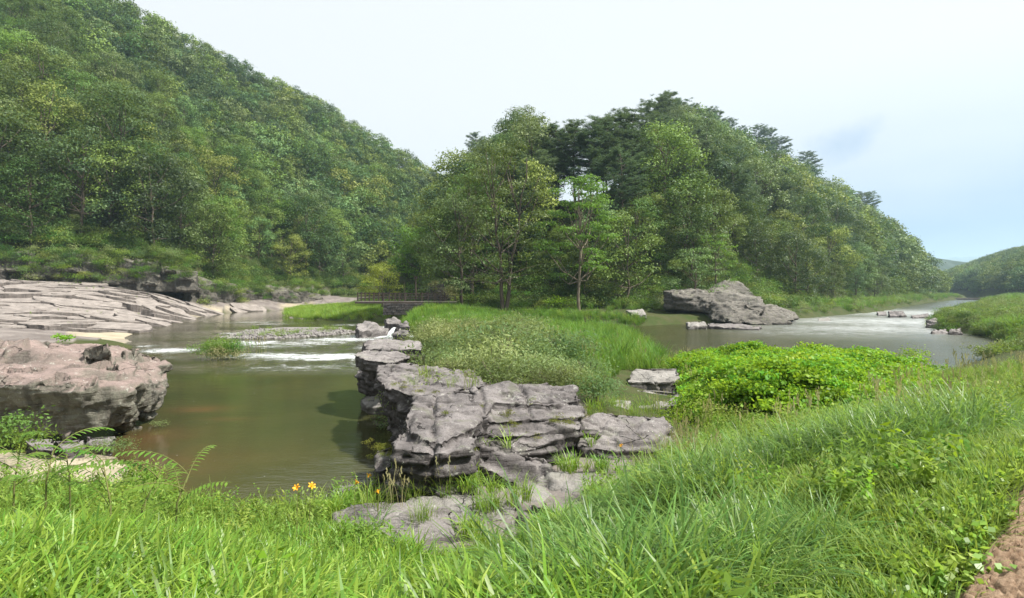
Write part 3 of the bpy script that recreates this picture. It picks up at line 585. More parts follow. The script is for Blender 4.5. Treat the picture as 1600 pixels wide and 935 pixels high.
# rapids boulders
tag(make_rock('river_boulder', [S([(556, 506, 1.2), (570, 501, 1.4), (592, 506, 1.1), (610, 514, .6), (606, 520, .3), (560, 516, .8)], -.4, -.06)], M['rock'], .14, .2, .5, (.2, 0), .6, 33), 'large streaked grey boulder standing in the rapids', 'boulder')
tag(make_rock('river_boulder', [S([(601, 497, 1.5), (615, 494, 1.7), (626, 500, 1.4), (622, 506, 1.1), (603, 504, 1.2)], -.3, -.05)], M['rock'], .14, .15, .5, (.2, 0), .6, 35), 'rounded boulder just behind the streaked one in the rapids', 'boulder')
tag(make_rock('river_boulder', [S([(613, 519, .8), (625, 513, 1.0), (638, 514, 1.1), (640, 524, .8), (618, 526, .5)], -.3, -.05)], M['rock_dark'], .12, .12, .4, (.1, 0), .7, 37), 'dark boulder right of the little waterfall', 'boulder')
tag(make_rock('river_boulder', [S([(622, 503, 1.3), (636, 502, 1.4), (640, 508, 1.2), (626, 510, 1.0)], -.2, -.05)], M['rock_dark'], .14, .12, .4, (.1, 0), .7, 39), 'low boulder at the grass edge above the little waterfall', 'boulder')
# outcrop on the far bank
def Q(px, py, d): return ((px - 800) / FPX * d, d, EYE - (py - HOR) / FPX * d)
b = [[Q(*q) for q in ((1036, 455, 76), (1092, 452, 76), (1110, 462, 75), (1106, 486, 74), (1040, 482, 76), (1036, 470, 77), (1040, 456, 83), (1110, 452, 83), (1110, 490, 84), (1040, 490, 84))],
     [Q(*q) for q in ((1095, 462, 75), (1130, 456, 75), (1180, 466, 74), (1196, 482, 73), (1180, 506, 71), (1110, 498, 73), (1100, 490, 76), (1120, 450, 84), (1190, 462, 84), (1190, 500, 84))],
     [Q(*q) for q in ((1110, 470, 73.5), (1160, 468, 72.5), (1190, 486, 72), (1188, 503, 71), (1150, 507, 70), (1112, 500, 72), (1104, 488, 74))],
     [Q(*q) for q in ((1180, 474, 76), (1216, 478, 77), (1244, 490, 77), (1247, 499, 76), (1222, 504, 74), (1185, 503, 73), (1200, 474, 84), (1240, 488, 84), (1240, 500, 84), (1190, 500, 84))],
     [Q(*q) for q in ((1178, 490, 71.5), (1205, 492, 71.5), (1238, 505, 71), (1200, 509, 70), (1168, 508, 70), (1200, 505, 74))],
     [Q(*q) for q in ((1100, 458, 79), (1118, 444, 81), (1140, 436, 82), (1162, 445, 81), (1172, 458, 80), (1190, 470, 79), (1110, 472, 79), (1120, 446, 88), (1160, 446, 88), (1180, 480, 88), (1100, 480, 88))]]
tag(make_rock('outcrop', b, M['rock_far'], .2, .30, .42, (.1, .05), .5, 41), 'weathered layered crag under the trees across the right arm of the river', 'rock')
tag(make_rock('slab', [S([(1072, 502, .7), (1100, 500, .8), (1106, 508, .5), (1076, 510, .4)], -.3, 0)], M['rock_pale'], .14, .12, .3, seed=43), 'pale low slab at the foot of the far crag', 'slab')
tag(make_rock('slab', [S([(1106, 504, .5), (1130, 504, .5), (1190, 509, .35), (1186, 513, .25), (1108, 509, .4)], -.3, 0)], M['rock_dark'], .14, .1, .3, seed=45), 'long dark slab along the waterline below the far crag', 'slab')
tag(make_rock('stone', [S([(978, 484, 1.9), (1004, 482, 2.0), (1012, 490, 1.5), (985, 490, 1.5)], .8, 0)], M['rock_pale'], .14, .12, .3, seed=47), 'grey rock half buried in grass left of the far crag', 'stone')
# stones in the far right reach
for i, (ol, m, lb) in enumerate((
    ([(1388, 486, 1.0), (1410, 484, 1.1), (1416, 492, .4), (1390, 493, .4)], 'rock_dark', 'square dark boulder in the right reach of the river'),
    ([(1370, 487, .5), (1384, 486, .6), (1385, 491, .3), (1372, 491, .3)], 'rock', 'small stone left of the square dark boulder'),
    ([(1424, 492, .4), (1450, 489, .6), (1452, 494, .3), (1426, 496, .2)], 'rock_dark', 'low flat stone in midstream right of the dark boulder'),
    ([(1446, 500, .9), (1462, 496, 1.2), (1475, 502, .9), (1472, 510, .3), (1448, 509, .3)], 'rock', 'brown rock at the tip of the right bank scrub'),
    ([(1455, 516, .35), (1478, 513, .45), (1482, 519, .2), (1458, 521, .15)], 'rock', 'flat stone in the water below the brown rock'),
    ([(1482, 514, .6), (1500, 511, .7), (1502, 519, .3), (1484, 520, .2)], 'rock', 'pointed stone at the water edge right of the flat stone'),
    ([(1278, 497, .3), (1296, 496, .35), (1298, 500, .15), (1280, 501, .1)], 'rock_pale', 'pale stone by the reeds right of the far crag'))):
    tag(make_rock('river_stone', [S(ol, -.3, -.05)], M[m], .12, .12, .4, seed=50 + i), lb, 'stone')
# low weir
mb = MB(); x0, y0 = PD(1462, 245); x1, y1 = PD(1548, 245)
mb.box(((x0 + x1) / 2, 245, .25), (x1 - x0, 2.2, 1.0), 0, .1)
tag(link('weir', mb.mesh('weir', M['rock_dark'])), 'low dark weir crossing the distant river', 'weir')
# two grey stones in the right-hand grass
for i, (px, py, r, lb) in enumerate(((1555, 630, .20, 'rounded grey stone in the tall grass, larger of two'), (1568, 619, .13, 'rounded grey stone behind the larger one in the tall grass'))):
    x, y, _ = P(px, py, 2.55); x *= 1; g = tz(x, y); c = (x, y, g + .22)
    pts = [(c[0] + r * 1.4 * math.cos(a) * math.cos(e), c[1] + r * math.sin(a) * math.cos(e), c[2] + r * math.sin(e)) for a in np.linspace(0, 6, 9) for e in (-1.2, -.5, .2, .9)]
    tag(make_rock('stone', [pts], M['rock_pale'], .03, .02, .6, seed=60 + i), lb, 'stone')
print('rocks', time.time() - T00)

# bedded rock shelf on the left bank
def shelf():
    root = tag(empty('rock_shelf', (-58, 72, 0)), 'broad stepped shelf of pale bedded rock slabs along the left bank', 'rock shelf')
    r = random.Random(5); n = 0
    poly_s = poly([P(-70, 560, .6), P(190, 536, 0), P(250, 512, 0), P(335, 492, 0), P(440, 481, 0), (-52, 112), (-57, 99), (-75, 90), (-92, 84), (-75, 55)])
    dirv = Vector((.62, .78)); nrm = Vector((-.78, .62))
    for row in range(-2, 20):
        u = -30 + r.uniform(-2, 2)
        while u < 75:
            L = r.uniform(2.5, 7.5); Wd = r.uniform(2.4, 5.2)
            c = Vector((-50, 52)) + dirv * (u + L / 2) + nrm * (row * 2.3 + r.uniform(-.9, .9)); u += L * r.uniform(.7, 1.0)
            if poly_sd(np.array([c.x]), np.array([c.y]), poly_s)[0] > -.4: continue
            if n >= 230: continue
            z0 = tz(c.x, c.y); z1 = tz(c.x + dirv.x * 2, c.y + dirv.y * 2); z2 = tz(c.x + nrm.x * 2, c.y + nrm.y * 2)
            k = 13; ex = r.uniform(2.2, 6); th = r.choice((.12, .2, .35, .5, .8)); prof = []
            for i in range(k):
                a = 2 * math.pi * i / k; ca, sa = math.cos(a), math.sin(a); q = (abs(ca) ** ex + abs(sa) ** ex) ** (-1 / ex)
                prof.append((ca * q * L / 2 * r.uniform(.82, 1.1), sa * q * Wd / 2 * r.uniform(.8, 1.15)))
            top = th * .55 + .05; V = []; tl = (z1 - z0) / 2 * .9 + r.uniform(-.03, .03); tw = (z2 - z0) / 2 * (.3 if r.random() < .3 else .95) + r.uniform(-.02, .02)
            for sc_, zz in ((1.04, -1.2), (1.0, top - .08), (.965, top), (.55, top + r.uniform(-.03, .07))):
                for (a, b_) in prof:
                    jx = r.uniform(-.08, .08); V.append((a * sc_ + jx, b_ * sc_ + r.uniform(-.08, .08), zz + a * sc_ * tl + b_ * sc_ * tw + r.uniform(-.03, .03)))
            V.append((0, 0, top + .03)); F = []
            for s_ in range(3):
                for i in range(k): F.append((s_ * k + i, s_ * k + (i + 1) % k, (s_ + 1) * k + (i + 1) % k, (s_ + 1) * k + i))
            for i in range(k): F.append((3 * k + i, 3 * k + (i + 1) % k, 4 * k))
            me = bpy.data.meshes.new('slab'); me.from_pydata(V, [], F); me.materials.append(M['rock_shelf']); me.update()
            link('slab', me, root, (c.x + 58, c.y - 72, z0), math.atan2(dirv.y, dirv.x) + r.choice((0, 0, .5, -.5, .9)) * r.uniform(.3, 1) + r.uniform(-.15, .15)); n += 1
    print('slabs', n)
shelf()
def cliff():
    r = random.Random(3)
    segs = [(-97, 82.5), (-81, 87.6), (-70, 93.2), (-58, 100.5)]
    labs = ['tall slanting rock face at the left edge behind the rock shelf', 'dark vertical cliff under the overhanging trees, middle of the bank', 'lower cliff with grassy ledges at the end of the rock shelf']
    for i in range(3):
        ax, ay = segs[i]; bx, by = segs[i + 1]; ex, ey = bx - ax, by - ay; L = math.hypot(ex, ey); nx, ny = -ey / L, ex / L; bl = []
        k = 5
        for j in range(k):
            t0, t1 = j / k - .02, (j + 1) / k + .03; o = r.uniform(-.9, .7); zt = r.uniform(9.6, 11.6) - i * .9; lean = r.uniform(.4, 1.4)
            pts = []
            for t in (t0, t1):
                for dep, z in ((o - .6, 4.2), (o, 7.0 + r.uniform(-.5, .5)), (o + lean, zt), (o + 5, zt + .5), (o + 5, 4)):
                    pts.append((ax + ex * t + nx * dep, ay + ey * t + ny * dep, z))
            bl.append(pts)
            z = r.uniform(5.2, 7.5); bl.append([(ax + ex * t + nx * dd, ay + ey * t + ny * dd, zz) for t in (t0 + .05, t1 - .03) for dd in (o - 1.1, o + 2) for zz in (z, z + .7)])
        tag(make_rock('cliff', bl, M['rock_cliff'], .22, .2, 1.3, (.6, .2), .35, 70 + i), labs[i], 'cliff')
    # low dark bank further on
    for i, (p0, p1, lb) in enumerate((((-61, 103), (-58, 118), 'low dark rock bank under the trees, just past the cliff'), ((-58, 119), (-49, 142), 'long low rock bank at the bend of the river'))):
        bl = []; L = math.dist(p0, p1); nx, ny = -(p1[1] - p0[1]) / L, (p1[0] - p0[0]) / L
        for j in range(6):
            t0, t1 = j / 6 - .02, (j + 1) / 6 + .02; o = r.uniform(-1.2, .4); h = r.uniform(4.6, 6.6) - i * 1.2
            bl.append([(p0[0] + (p1[0] - p0[0]) * t + nx * dd, p0[1] + (p1[1] - p0[1]) * t + ny * dd, zz) for t in (t0, t1) for dd, zz in ((o, 1), (o + .4, h - .8), (o + 1.4, h), (o + 6, h + 1), (o + 6, 1))])
        tag(make_rock('rock_bank', bl, M['rock_cliff'], .3, .4, .7, (.1, .1), .4, 80 + i), lb, 'rock bank')
cliff()
print('cliff', time.time() - T00)
#@@TREES

# ------------------------------------------------------------------ trees
def cards(c, nrm, ln, wd, rg, name=None, jitter=.6):
    """leaf shaped faces at points c facing roughly nrm"""
    n = len(c); nn = nrm + rg.normal(0, jitter, (n, 3)); nn /= np.linalg.norm(nn, axis=1)[:, None] + 1e-9
    a = np.cross(nn, rg.normal(0, 1, (n, 3))); a /= np.linalg.norm(a, axis=1)[:, None] + 1e-9; b = np.cross(nn, a)
    ln = (ln * rg.uniform(.7, 1.3, n))[:, None] / 2; wd = (wd * rg.uniform(.7, 1.3, n))[:, None] / 2
    bend = nn * ln * rg.uniform(-.35, .1, n)[:, None]
    v = np.stack([c - a * ln, c + b * wd + bend, c + a * ln, c - b * wd + bend], 1).reshape(-1, 3)
    return v, np.arange(n * 4).reshape(-1, 4)
def blob_leaves(centers, radii, per, leaf, rg, flat=.6, wd=.55, up=.35, shell=.62, jit=.6):
    C = []; N_ = []; T = []
    for c, r in zip(centers, radii):
        m = max(6, int(per * (r * r))); tj = rg.normal(0, .15)
        d = rg.normal(0, 1, (m, 3)); d /= np.linalg.norm(d, axis=1)[:, None]; d[:, 2] = np.where(rg.random(m) < .72, np.abs(d[:, 2]), d[:, 2])
        rr = r * (shell + (1 - shell) * rg.random(m) ** .6) * (1 + .25 * rg.normal(0, 1, m))
        q = d * rr[:, None] * np.array([1, 1, flat]); C.append(q + c)
        nv = d * (1 - up) + np.array([0, 0, up]); N_.append(nv); T.append(np.clip(.40 + tj + rg.normal(0, .10, m), 0, 1))
    C = np.concatenate(C); N_ = np.concatenate(N_); T = np.concatenate(T); v, f = cards(C, N_, leaf, leaf * wd, rg, None, jit)
    return v, f, T
def make_broadleaf(seed, H, R, crown0, ncl, per, leaf, mat, bark, nlimb=9, sparse=0.0, flat=.6, cl=(.26, .40), twin=False, trunk_r=None):
    """trunk with limbs that end in leaf clusters; returns (trunk mesh, crown mesh)"""
    rg = np.random.default_rng(seed); rr = random.Random(seed); mb = MB(); tr = trunk_r or H * .016
    zc = crown0 * H; hc = H - zc; tops = []; starts = [(0, 0)] if not twin else [(-.15, 0), (.2, .1)]
    for si, (sx, sy) in enumerate(starts):
        p = [Vector((sx, sy, -.5))]; lean = Vector((rr.uniform(-.06, .06) + (sx * .5), rr.uniform(-.06, .06), 1))
        for i in range(8):
            p.append(Vector((sx, sy, 0)) + Vector((lean.x, lean.y, 1)) * (H * .88 * (i + 1) / 8) + Vector((rr.uniform(-1, 1), rr.uniform(-1, 1), 0)) * H * .010)
        mb.tube(p, [tr * (1 - i / 9.5) for i in range(9)], 6); tops.append(p)
    cen = []; rad = []
    for i in range(ncl):
        a = rr.uniform(0, 6.283); u = (i + .5) / ncl; z = u ** .85
        prof = math.sin(math.pi * min(1, .20 + z * .74)) ** .6
        ro = R * prof * (1 if rr.random() < .7 else rr.uniform(.3, .8)) * rr.uniform(.75, 1.08)
        c = np.array([math.cos(a) * ro, math.sin(a) * ro, zc + hc * z * .95 + rr.uniform(-.04, .04) * hc])
        if rr.random() < sparse: continue
        cen.append(c); rad.append(R * rr.uniform(*cl))
    step = max(1, len(cen) // nlimb)
    for i in range(0, len(cen), step):
        c = cen[i]; p = tops[i % len(tops)]; k = min(7, max(2, int((c[2] * .72) / (H * .88) * 8))); b = p[k]; e = Vector(c); m = b.lerp(e, .5) + Vector((0, 0, -.04 * H))
        mb.tube([b, m, e], [tr * .42, tr * .28, tr * .1], 4)
        j = (i + 1) % len(cen); e2 = Vector(cen[j])
        if (e2 - m).length < R * 1.2: mb.tube([m, m.lerp(e2, .55) + Vector((0, 0, .1)), e2], [tr * .24, tr * .15, tr * .06], 4)
    v, f, t = blob_leaves(cen, rad, per * 1.1, leaf, rg, flat, .6, .25, .72, .33)
    return mb.mesh('trunk', bark, True), mesh_arr('crown', v, f, mat, False, t)
def make_pine(seed, H, R, crown0, mat, tuft=.55, per=26, flatness=.22):
    rg = np.random.default_rng(seed); rr = random.Random(seed); mb = MB(); p = []; tr = H * .013
    ax, ay = rr.uniform(-.05, .05), rr.uniform(-.05, .05)
    for i in range(9):
        u = i / 8; p.append(Vector((ax * H * u + math.sin(u * 5 + seed) * H * .012, ay * H * u + math.cos(u * 4 + seed) * H * .012, -.5 + (H + .2) * u)))
    mb.tube(p, [tr * (1.05 - .95 * i / 8) for i in range(9)], 6)
    def at(z): u = min(.999, max(0, z / H)) * 8; i = int(u); return p[i].lerp(p[i + 1], u - i)
    C = []; D = []; z = crown0 * H
    while z < H * .985:
        u = (z - crown0 * H) / (H * (1 - crown0)); ln = R * (math.sin(math.pi * (.22 + .74 * u)) ** .8) * rr.uniform(.6, 1.1) + .25
        for k in range(rr.choice((2, 3, 3))):
            a = rr.uniform(0, 6.283); b = at(z); rise = rr.uniform(.05, .45) + u * .35
            d = Vector((math.cos(a), math.sin(a), rise)); e = b + d * ln; m = b.lerp(e, .5) + Vector((0, 0, -.05 * ln))
            mb.tube([b, m, e], [tr * .34 * (1.1 - u * .6), tr * .2, tr * .06], 4)
            for q in range(int(4 + ln * 4)):
                t = rr.uniform(.3, 1.08); w = rr.gauss(0, .24) * ln * t; C.append((b.x + d.x * ln * t - d.y * w, b.y + d.y * ln * t + d.x * w, b.z + rise * ln * t + rr.uniform(-.12, .22))); D.append(.4 + .25 * u)
        z += rr.uniform(.28, .6) * H / 16
    C = np.array(C); m = len(C); idx = np.repeat(np.arange(m), per); n = len(idx)
    d = rg.normal(0, 1, (n, 3)); d[:, 2] = np.abs(d[:, 2]) * .55 + .05; d /= np.linalg.norm(d, axis=1)[:, None]
    L_ = tuft * rg.uniform(.5, 1.1, n)[:, None]; base = C[idx] + rg.normal(0, .13, (n, 3)) * np.array([1, 1, .5]); tip = base + d * L_ * np.array([1, 1, .8])
    s = np.cross(d, rg.normal(0, 1, (n, 3))); s /= np.linalg.norm(s, axis=1)[:, None]; s *= .055 * tuft / .5
    v = np.stack([base - s * .5, base + s * .5, tip], 1).reshape(-1, 3); tt = np.clip(np.array(D)[idx] + rg.normal(0, .16, n), 0, 1)
    return mb.mesh('trunk', M['bark'], True), mesh_arr('crown', v, np.arange(n * 3).reshape(-1, 3), mat, False, tt)
def plant_tree(name, meshes, x, y, z, s, rz, label, cat, group=None, sz=1.0):
    o = tag(empty(name, (x, y, z), rz, s), label, cat, group); o.scale = (s, s, s * sz)
    link('trunk', meshes[0], o); link('crown', meshes[1], o); return o
BR = []
for i, (mt, R, H) in enumerate((('oak', 4.6, 13), ('oak', 4.2, 12), ('oak2', 4.4, 13), ('oak2', 4.8, 12), ('oak', 5.0, 14), ('oak2', 4.0, 13), ('oak', 4.4, 12.5))):
    BR.append(make_broadleaf(100 + i, H, R, .14, 42, 78, .30, M[mt], M['bark'], flat=.85, cl=(.22, .36)))
BF = []
for i, (mt, R, H) in enumerate((('oak', 4.6, 11), ('oak', 4.2, 11), ('oak2', 4.5, 11), ('oak2', 4.8, 10))):
    BF.append(make_broadleaf(200 + i, H, R, .2, 26, 22, .60, M[mt], M['bark'], flat=.9, nlimb=4, cl=(.24, .38)))
LM = [make_broadleaf(300 + i, 11, 3.8, .2, 34, 90, .28, M['lime'], M['bark_pale'], flat=.8, cl=(.24, .36)) for i in range(2)]
PN = [make_pine(400 + i, H, R, c, M['needle']) for i, (H, R, c) in enumerate(((16, 3.6, .42), (17, 3.2, .5), (15, 4.0, .38), (16, 3.0, .3)))]
SPIRE = make_pine(450, 17, 2.6, .15, M['needle'], .6, 30)
print('tree meshes', time.time() - T00)

def zone_label(kind, px, py, d):
    if kind == 'h':
        c = ('by the left end of the knoll', 'left of the twin trunked tree', 'behind the twin trunked tree', 'behind the slender light tree', 'between slender tree and crag', 'above the far crag', 'right of the far crag', 'before the distant river bend', 'where slope meets distant river')
        e = (740, 790, 860, 950, 1060, 1190, 1290, 1390, 9999); n = 0
        while px > e[n]: n += 1
        h = 'at the waterside' if py > 405 else 'on lower slope' if py > 340 else 'on upper slope' if py > 260 else 'on the crest'
        return c[n] + ', ' + h
    c = ('over the reddish boulder', 'over the rock shelf', 'over the tall cliff', 'over the grassy ledges', 'over the river bend', 'behind the green islet', 'behind the round tree', 'behind the knoll')
    e = (80, 160, 250, 340, 450, 550, 660, 9999); n = 0
    while px > e[n]: n += 1
    h = 'at the mountain foot' if py > 380 else 'low on the mountain' if py > 320 else 'a third up the mountain' if py > 250 else 'halfway up the mountain' if py > 170 else 'high on the mountain'
    return h + ', ' + c[n]
def wood():
    r = random.Random(21); cand = []
    # jittered planting over both slopes
    def spread(x0, x1, y0, y1, sp, kind):
        out = []; nx = int((x1 - x0) / sp); ny = int((y1 - y0) / (sp * .87))
        for j in range(ny):
            for i in range(nx): out.append((x0 + (i + .5 * (j % 2) + r.uniform(-.36, .36)) * sp, y0 + (j + r.uniform(-.36, .36)) * sp * .87))
        return np.array(out)
    A = spread(-330, 60, 75, 470, 6.6, 'm'); z, sd, b, sm, sh = terrain(A[:, 0], A[:, 1], True); px = 800 + A[:, 0] / A[:, 1] * FPX
    dc = np.interp(px, RT_M[0], RT_M[1][:, 0]); ok = (sm > 1.6) & (A[:, 1] < dc + 14) & (px > -70) & (px < 790) & ~((sh > -4) & (A[:, 0] > -14))
    for (x, y), zz, q in zip(A[ok], z[ok], px[ok]): cand.append(('m', x, y, zz, q))
    B = spread(-16, 320, 80, 330, 6.3, 'h'); z, sd, b, sm, sh = terrain(B[:, 0], B[:, 1], True); px = 800 + B[:, 0] / B[:, 1] * FPX
    dc = np.interp(px, RT_H[0], RT_H[1][:, 0]); ok = (sh > -.5) & (B[:, 1] < dc + 1) & (px > 690) & (px < 1530) & ~((px > 1095) & (px < 1235) & (sh < 3)) & (sh < 60)
    for (x, y), zz, q, s_ in zip(B[ok], z[ok], px[ok], sh[ok]): cand.append(('h', x, y, zz, q, s_))
    cand.sort(key=lambda c: c[2]); n = 0; far = []; npine = 0
    for c in cand:
        k, x, y, z, px = c[:5]; py = HOR - (z + 8 - EYE) / y * FPX; rz = r.uniform(0, 6.28)
        dc_ = float(np.interp(px, RT_H[0], RT_H[1][:, 0])) if k == 'h' else 0
        tan_ = (HOR - float(np.interp(px, *(SIL_H if k == 'h' else SIL_M).T))) / FPX; cap_ = EYE + tan_ * y - z + .4
        if k == 'h' and c[5] > 9 and 770 < px < 1250 and y < 150 and r.random() < ((.85 if y > dc_ - 14 else .45) if px > 850 else .4):
            m = PN[r.randrange(4)]; s = r.uniform(1.0, 1.4) if y > dc_ - 14 else r.uniform(.9, 1.2); npine += 1
            s = min(s, cap_ / 16 * r.uniform(.9, 1.0))
            if s < .45: continue
            plant_tree('pine_tree', m, x, y, z - .3, s, rz, ('tall ' if s > 1.15 else 'low ' if s < 1.0 else '') + 'dark pine ' + zone_label(k, px, py, y), 'pine', 'pines on the wooded knoll'); continue
        last = k == 'h' and y > dc_ - 16 and 850 < px < 1260
        sc = (r.choice((.7, .9, 1.0, 1.15, 1.4)) * r.uniform(.9, 1.1) * (1.2 if y < 135 else 1.0)) if k == 'm' else r.choice((.8, 1.0, 1.15, 1.4)) * r.uniform(.9, 1.1)
        if k == 'h': sc *= (.68 if last else 1.08) if c[5] > 6 else .8
        hb = 13.0 if n < 288 else 11.5; top_ = cap_ - (.11 * tan_ * y if k == 'h' and 850 < px < 1050 else 0); sc = min(sc, max(top_, 2) / hb * r.uniform(.9, 1.04))
        if sc < .38: continue
        if n < 288:
            lime = r.random() < (.15 if k == 'm' else .04); m = LM[r.randrange(2)] if lime else BR[r.randrange(7)]
            adj = 'fresh yellow-green' if lime else 'dark green' if m[1].materials[0] == M['oak'] else 'blue-green'
            plant_tree('broadleaf_tree', m, x, y, z - .4, sc, rz, ('huge ' if sc > 1.4 else 'big ' if sc > 1.15 else 'small ' if sc < .85 else '') + adj + ' tree ' + zone_label(k, px, py, y), 'tree', 'trees of the left mountain wood' if k == 'm' else 'broadleaf trees of the knoll wood'); n += 1
        else: far.append((x, y, z - .6, sc * (1.0 if k == 'm' else 1.0), rz))
    print('broadleaf', n, 'pines', npine, 'far', len(far))
    return far
FAR = wood()

# ---- scattering of what nobody could count
def scatter(name, pts, sources, seed=0):
    """pts: (n,5+) x y z scale rz [tilt]; sources: meshes; one object of kind stuff"""
    pts = np.asarray(pts, float); me = bpy.data.meshes.new(name); me.vertices.add(len(pts)); me.vertices.foreach_set('co', pts[:, :3].astype(np.float32).ravel())
    a = me.attributes.new('scl', 'FLOAT', 'POINT'); a.data.foreach_set('value', pts[:, 3].astype(np.float32))
    rot = np.zeros((len(pts), 3), np.float32); rot[:, 2] = pts[:, 4]
    if pts.shape[1] > 5: rot[:, 0] = pts[:, 5]
    a = me.attributes.new('rot', 'FLOAT_VECTOR', 'POINT'); a.data.foreach_set('vector', rot.ravel())
    a = me.attributes.new('pick', 'INT', 'POINT'); a.data.foreach_set('value', np.random.default_rng(seed).integers(0, len(sources), len(pts)).astype(np.int32))
    o = bpy.data.objects.new(name, me); COL.objects.link(o)
    cl = bpy.data.collections.new(name + '_kinds')
    for i, m in enumerate(sources):
        q = bpy.data.objects.new('%s_kind_%02d' % (name, i), m); cl.objects.link(q)
    g = bpy.data.node_groups.new(name, 'GeometryNodeTree'); g.interface.new_socket('Geometry', in_out='INPUT', socket_type='NodeSocketGeometry'); g.interface.new_socket('Geometry', in_out='OUTPUT', socket_type='NodeSocketGeometry')
    N = g.nodes; L = g.links; gi = N.new('NodeGroupInput'); go = N.new('NodeGroupOutput'); ip = N.new('GeometryNodeInstanceOnPoints')
    ci = N.new('GeometryNodeCollectionInfo'); ci.inputs['Collection'].default_value = cl; ci.inputs['Separate Children'].default_value = True; ci.inputs['Reset Children'].default_value = True
    def at(nm, dt): x = N.new('GeometryNodeInputNamedAttribute'); x.data_type = dt; x.inputs['Name'].default_value = nm; return x.outputs['Attribute']
    L.new(gi.outputs[0], ip.inputs['Points']); L.new(ci.outputs[0], ip.inputs['Instance']); ip.inputs['Pick Instance'].default_value = True
    L.new(at('pick', 'INT'), ip.inputs['Instance Index']); L.new(at('rot', 'FLOAT_VECTOR'), ip.inputs['Rotation']); L.new(at('scl', 'FLOAT'), ip.inputs['Scale'])
    L.new(ip.outputs[0], go.inputs[0]); md = o.modifiers.new('scatter', 'NODES'); md.node_group = g
    tag(o, kind='stuff'); return o
def far_wood():
    srcs = [m[1] for m in BF] 
    scatter('distant_wood', FAR, srcs, 1)
    r = random.Random(4); pts = []
    for _ in range(2600):
        y = r.uniform(130, 560); x = r.uniform(.79, 1.25) * y
        s = line_sd(np.array([x]), np.array([y]), FOOT_R)[0]
        if s < 2 or s > 120: continue
        pts.append((x, y, 0, r.uniform(.8, 1.3), r.uniform(0, 6.28)))
    # the wooded spur closing the valley
    pts = np.array(pts); pts[:, 2] = terrain(pts[:, 0], pts[:, 1]) - .5
    p2 = np.array([(r.uniform(.72, .92) * y, y, 0, r.uniform(.9, 1.4), r.uniform(0, 6.28)) for y in [r.uniform(400, 620) for _ in range(500)]]); p2[:, 2] = terrain(p2[:, 0], p2[:, 1]) - .5
    scatter('far_bank_wood', np.concatenate([pts, p2]), srcs, 2)
far_wood()

# ---- the trees one can point at
def hero(name, m, px, d, label, cat='tree', s=1, rz=0, z=None, sz=1.0):
    x, y = PD(px, d); return plant_tree(name, m, x, y, (tz(x, y) if z is None else z) - .1, s, rz, label, cat, None, sz)
hero('slender_tree', make_broadleaf(501, 19.5, 4.9, .27, 46, 70, .30, M['lime'], M['bark_pale'], nlimb=16, flat=.32, cl=(.22, .36), trunk_r=.26), 905, 77, 'slender light green tree with a bare forked pale trunk in front of the dark knoll', s=1, rz=.6)
hero('broad_tree', make_broadleaf(502, 24, 6.2, .12, 62, 40, .30, M['oak'], M['bark'], nlimb=20, flat=.45, cl=(.22, .36), twin=True, trunk_r=.3), 788, 76, 'tall olive green twin trunked tree left of the slender light green one')
hero('broad_tree', make_broadleaf(503, 17, 6.0, .1, 56, 42, .30, M['oak2'], M['bark'], nlimb=16, flat=.45, cl=(.22, .34)), 722, 80, 'broad dark tree behind the right end of the boardwalk fence')
hero('round_tree', make_broadleaf(504, 5.6, 2.75, .15, 40, 150, .17, M['olive'], M['bark'], nlimb=10, flat=.7, trunk_r=.12), 597, 79, 'small round tree with a yellow-green crown behind the boardwalk fence', z=2.6)
hero('flowering_tree', make_broadleaf(505, 3.6, 2.2, .35, 18, 150, .16, M['fruit'], M['bark'], nlimb=8, flat=.45, trunk_r=.08), 692, 75, 'small spreading tree with pale tassels beside the right end of the fence', z=2.4)
hero('spire_pine', SPIRE, 815, 92, 'dark spire shaped conifer rising above the other crowns of the knoll', 'conifer', 1.25, 1)
hero('broad_tree', make_broadleaf(506, 9, 3.6, .1, 34, 60, .24, M['oak2'], M['bark'], flat=.4), 1085, 80, 'bushy grey-green tree hanging over the left shoulder of the far crag')
hero('leaning_tree', make_broadleaf(507, 7, 3.0, .25, 20, 60, .24, M['lime'], M['bark'], flat=.35), 1118, 82, 'small yellow-green tree on top of the far crag', z=6)
hero('broad_tree', make_broadleaf(508, 14, 5.2, .1, 50, 46, .30, M['lime'], M['bark'], flat=.5), 655, 96, 'light green tree between the round tree and the dark tree, behind the fence')
hero('tall_tree', make_broadleaf(509, 22, 5.2, .15, 60, 44, .34, M['oak'], M['bark'], flat=.7, cl=(.22, .34)), 738, 88, 'tall tree with yellowish crown top at the left end of the knoll')
hero('tall_tree', make_broadleaf(510, 23, 5.5, .2, 60, 44, .34, M['oak2'], M['bark'], flat=.7, cl=(.22, .34)), 768, 91, 'tallest olive tree behind the twin trunked one')
CREST = ((745, 196, 4, 'leftmost, at the left end of the crest'), (868, 200, 3, 'just right of the spire'), (898, 190, 6, 'small, in the dip of the crest'), (932, 192, 5, 'right of the dip'), (962, 184, 9, 'low left shoulder of the highest group'), (985, 172, 12, 'left shoulder of the highest group'), (1012, 160, 7, 'second of the highest group'), (1030, 153, 13, 'before the highest one'),
        (1045, 146, 9, 'highest of all'), (1064, 156, 13, 'close right of the highest one'), (1084, 163, 8, 'third right of the highest one'), (1102, 170, 14, 'left of the wide tiered one'), (1122, 175, 11, 'wide flat tiers over the far crag'), (1142, 186, 14, 'close right of the wide one'), (1160, 196, 9, 'lower, right of the wide one'), (1182, 196, 13, 'where the crest starts to fall'), (1202, 202, 9, 'at the right end of the crest'), (1222, 216, 13, 'rightmost of the crest pines'), (1262, 236, 10, 'among leafy crowns on the right slope'), (1345, 266, 6, 'further down the right slope'))
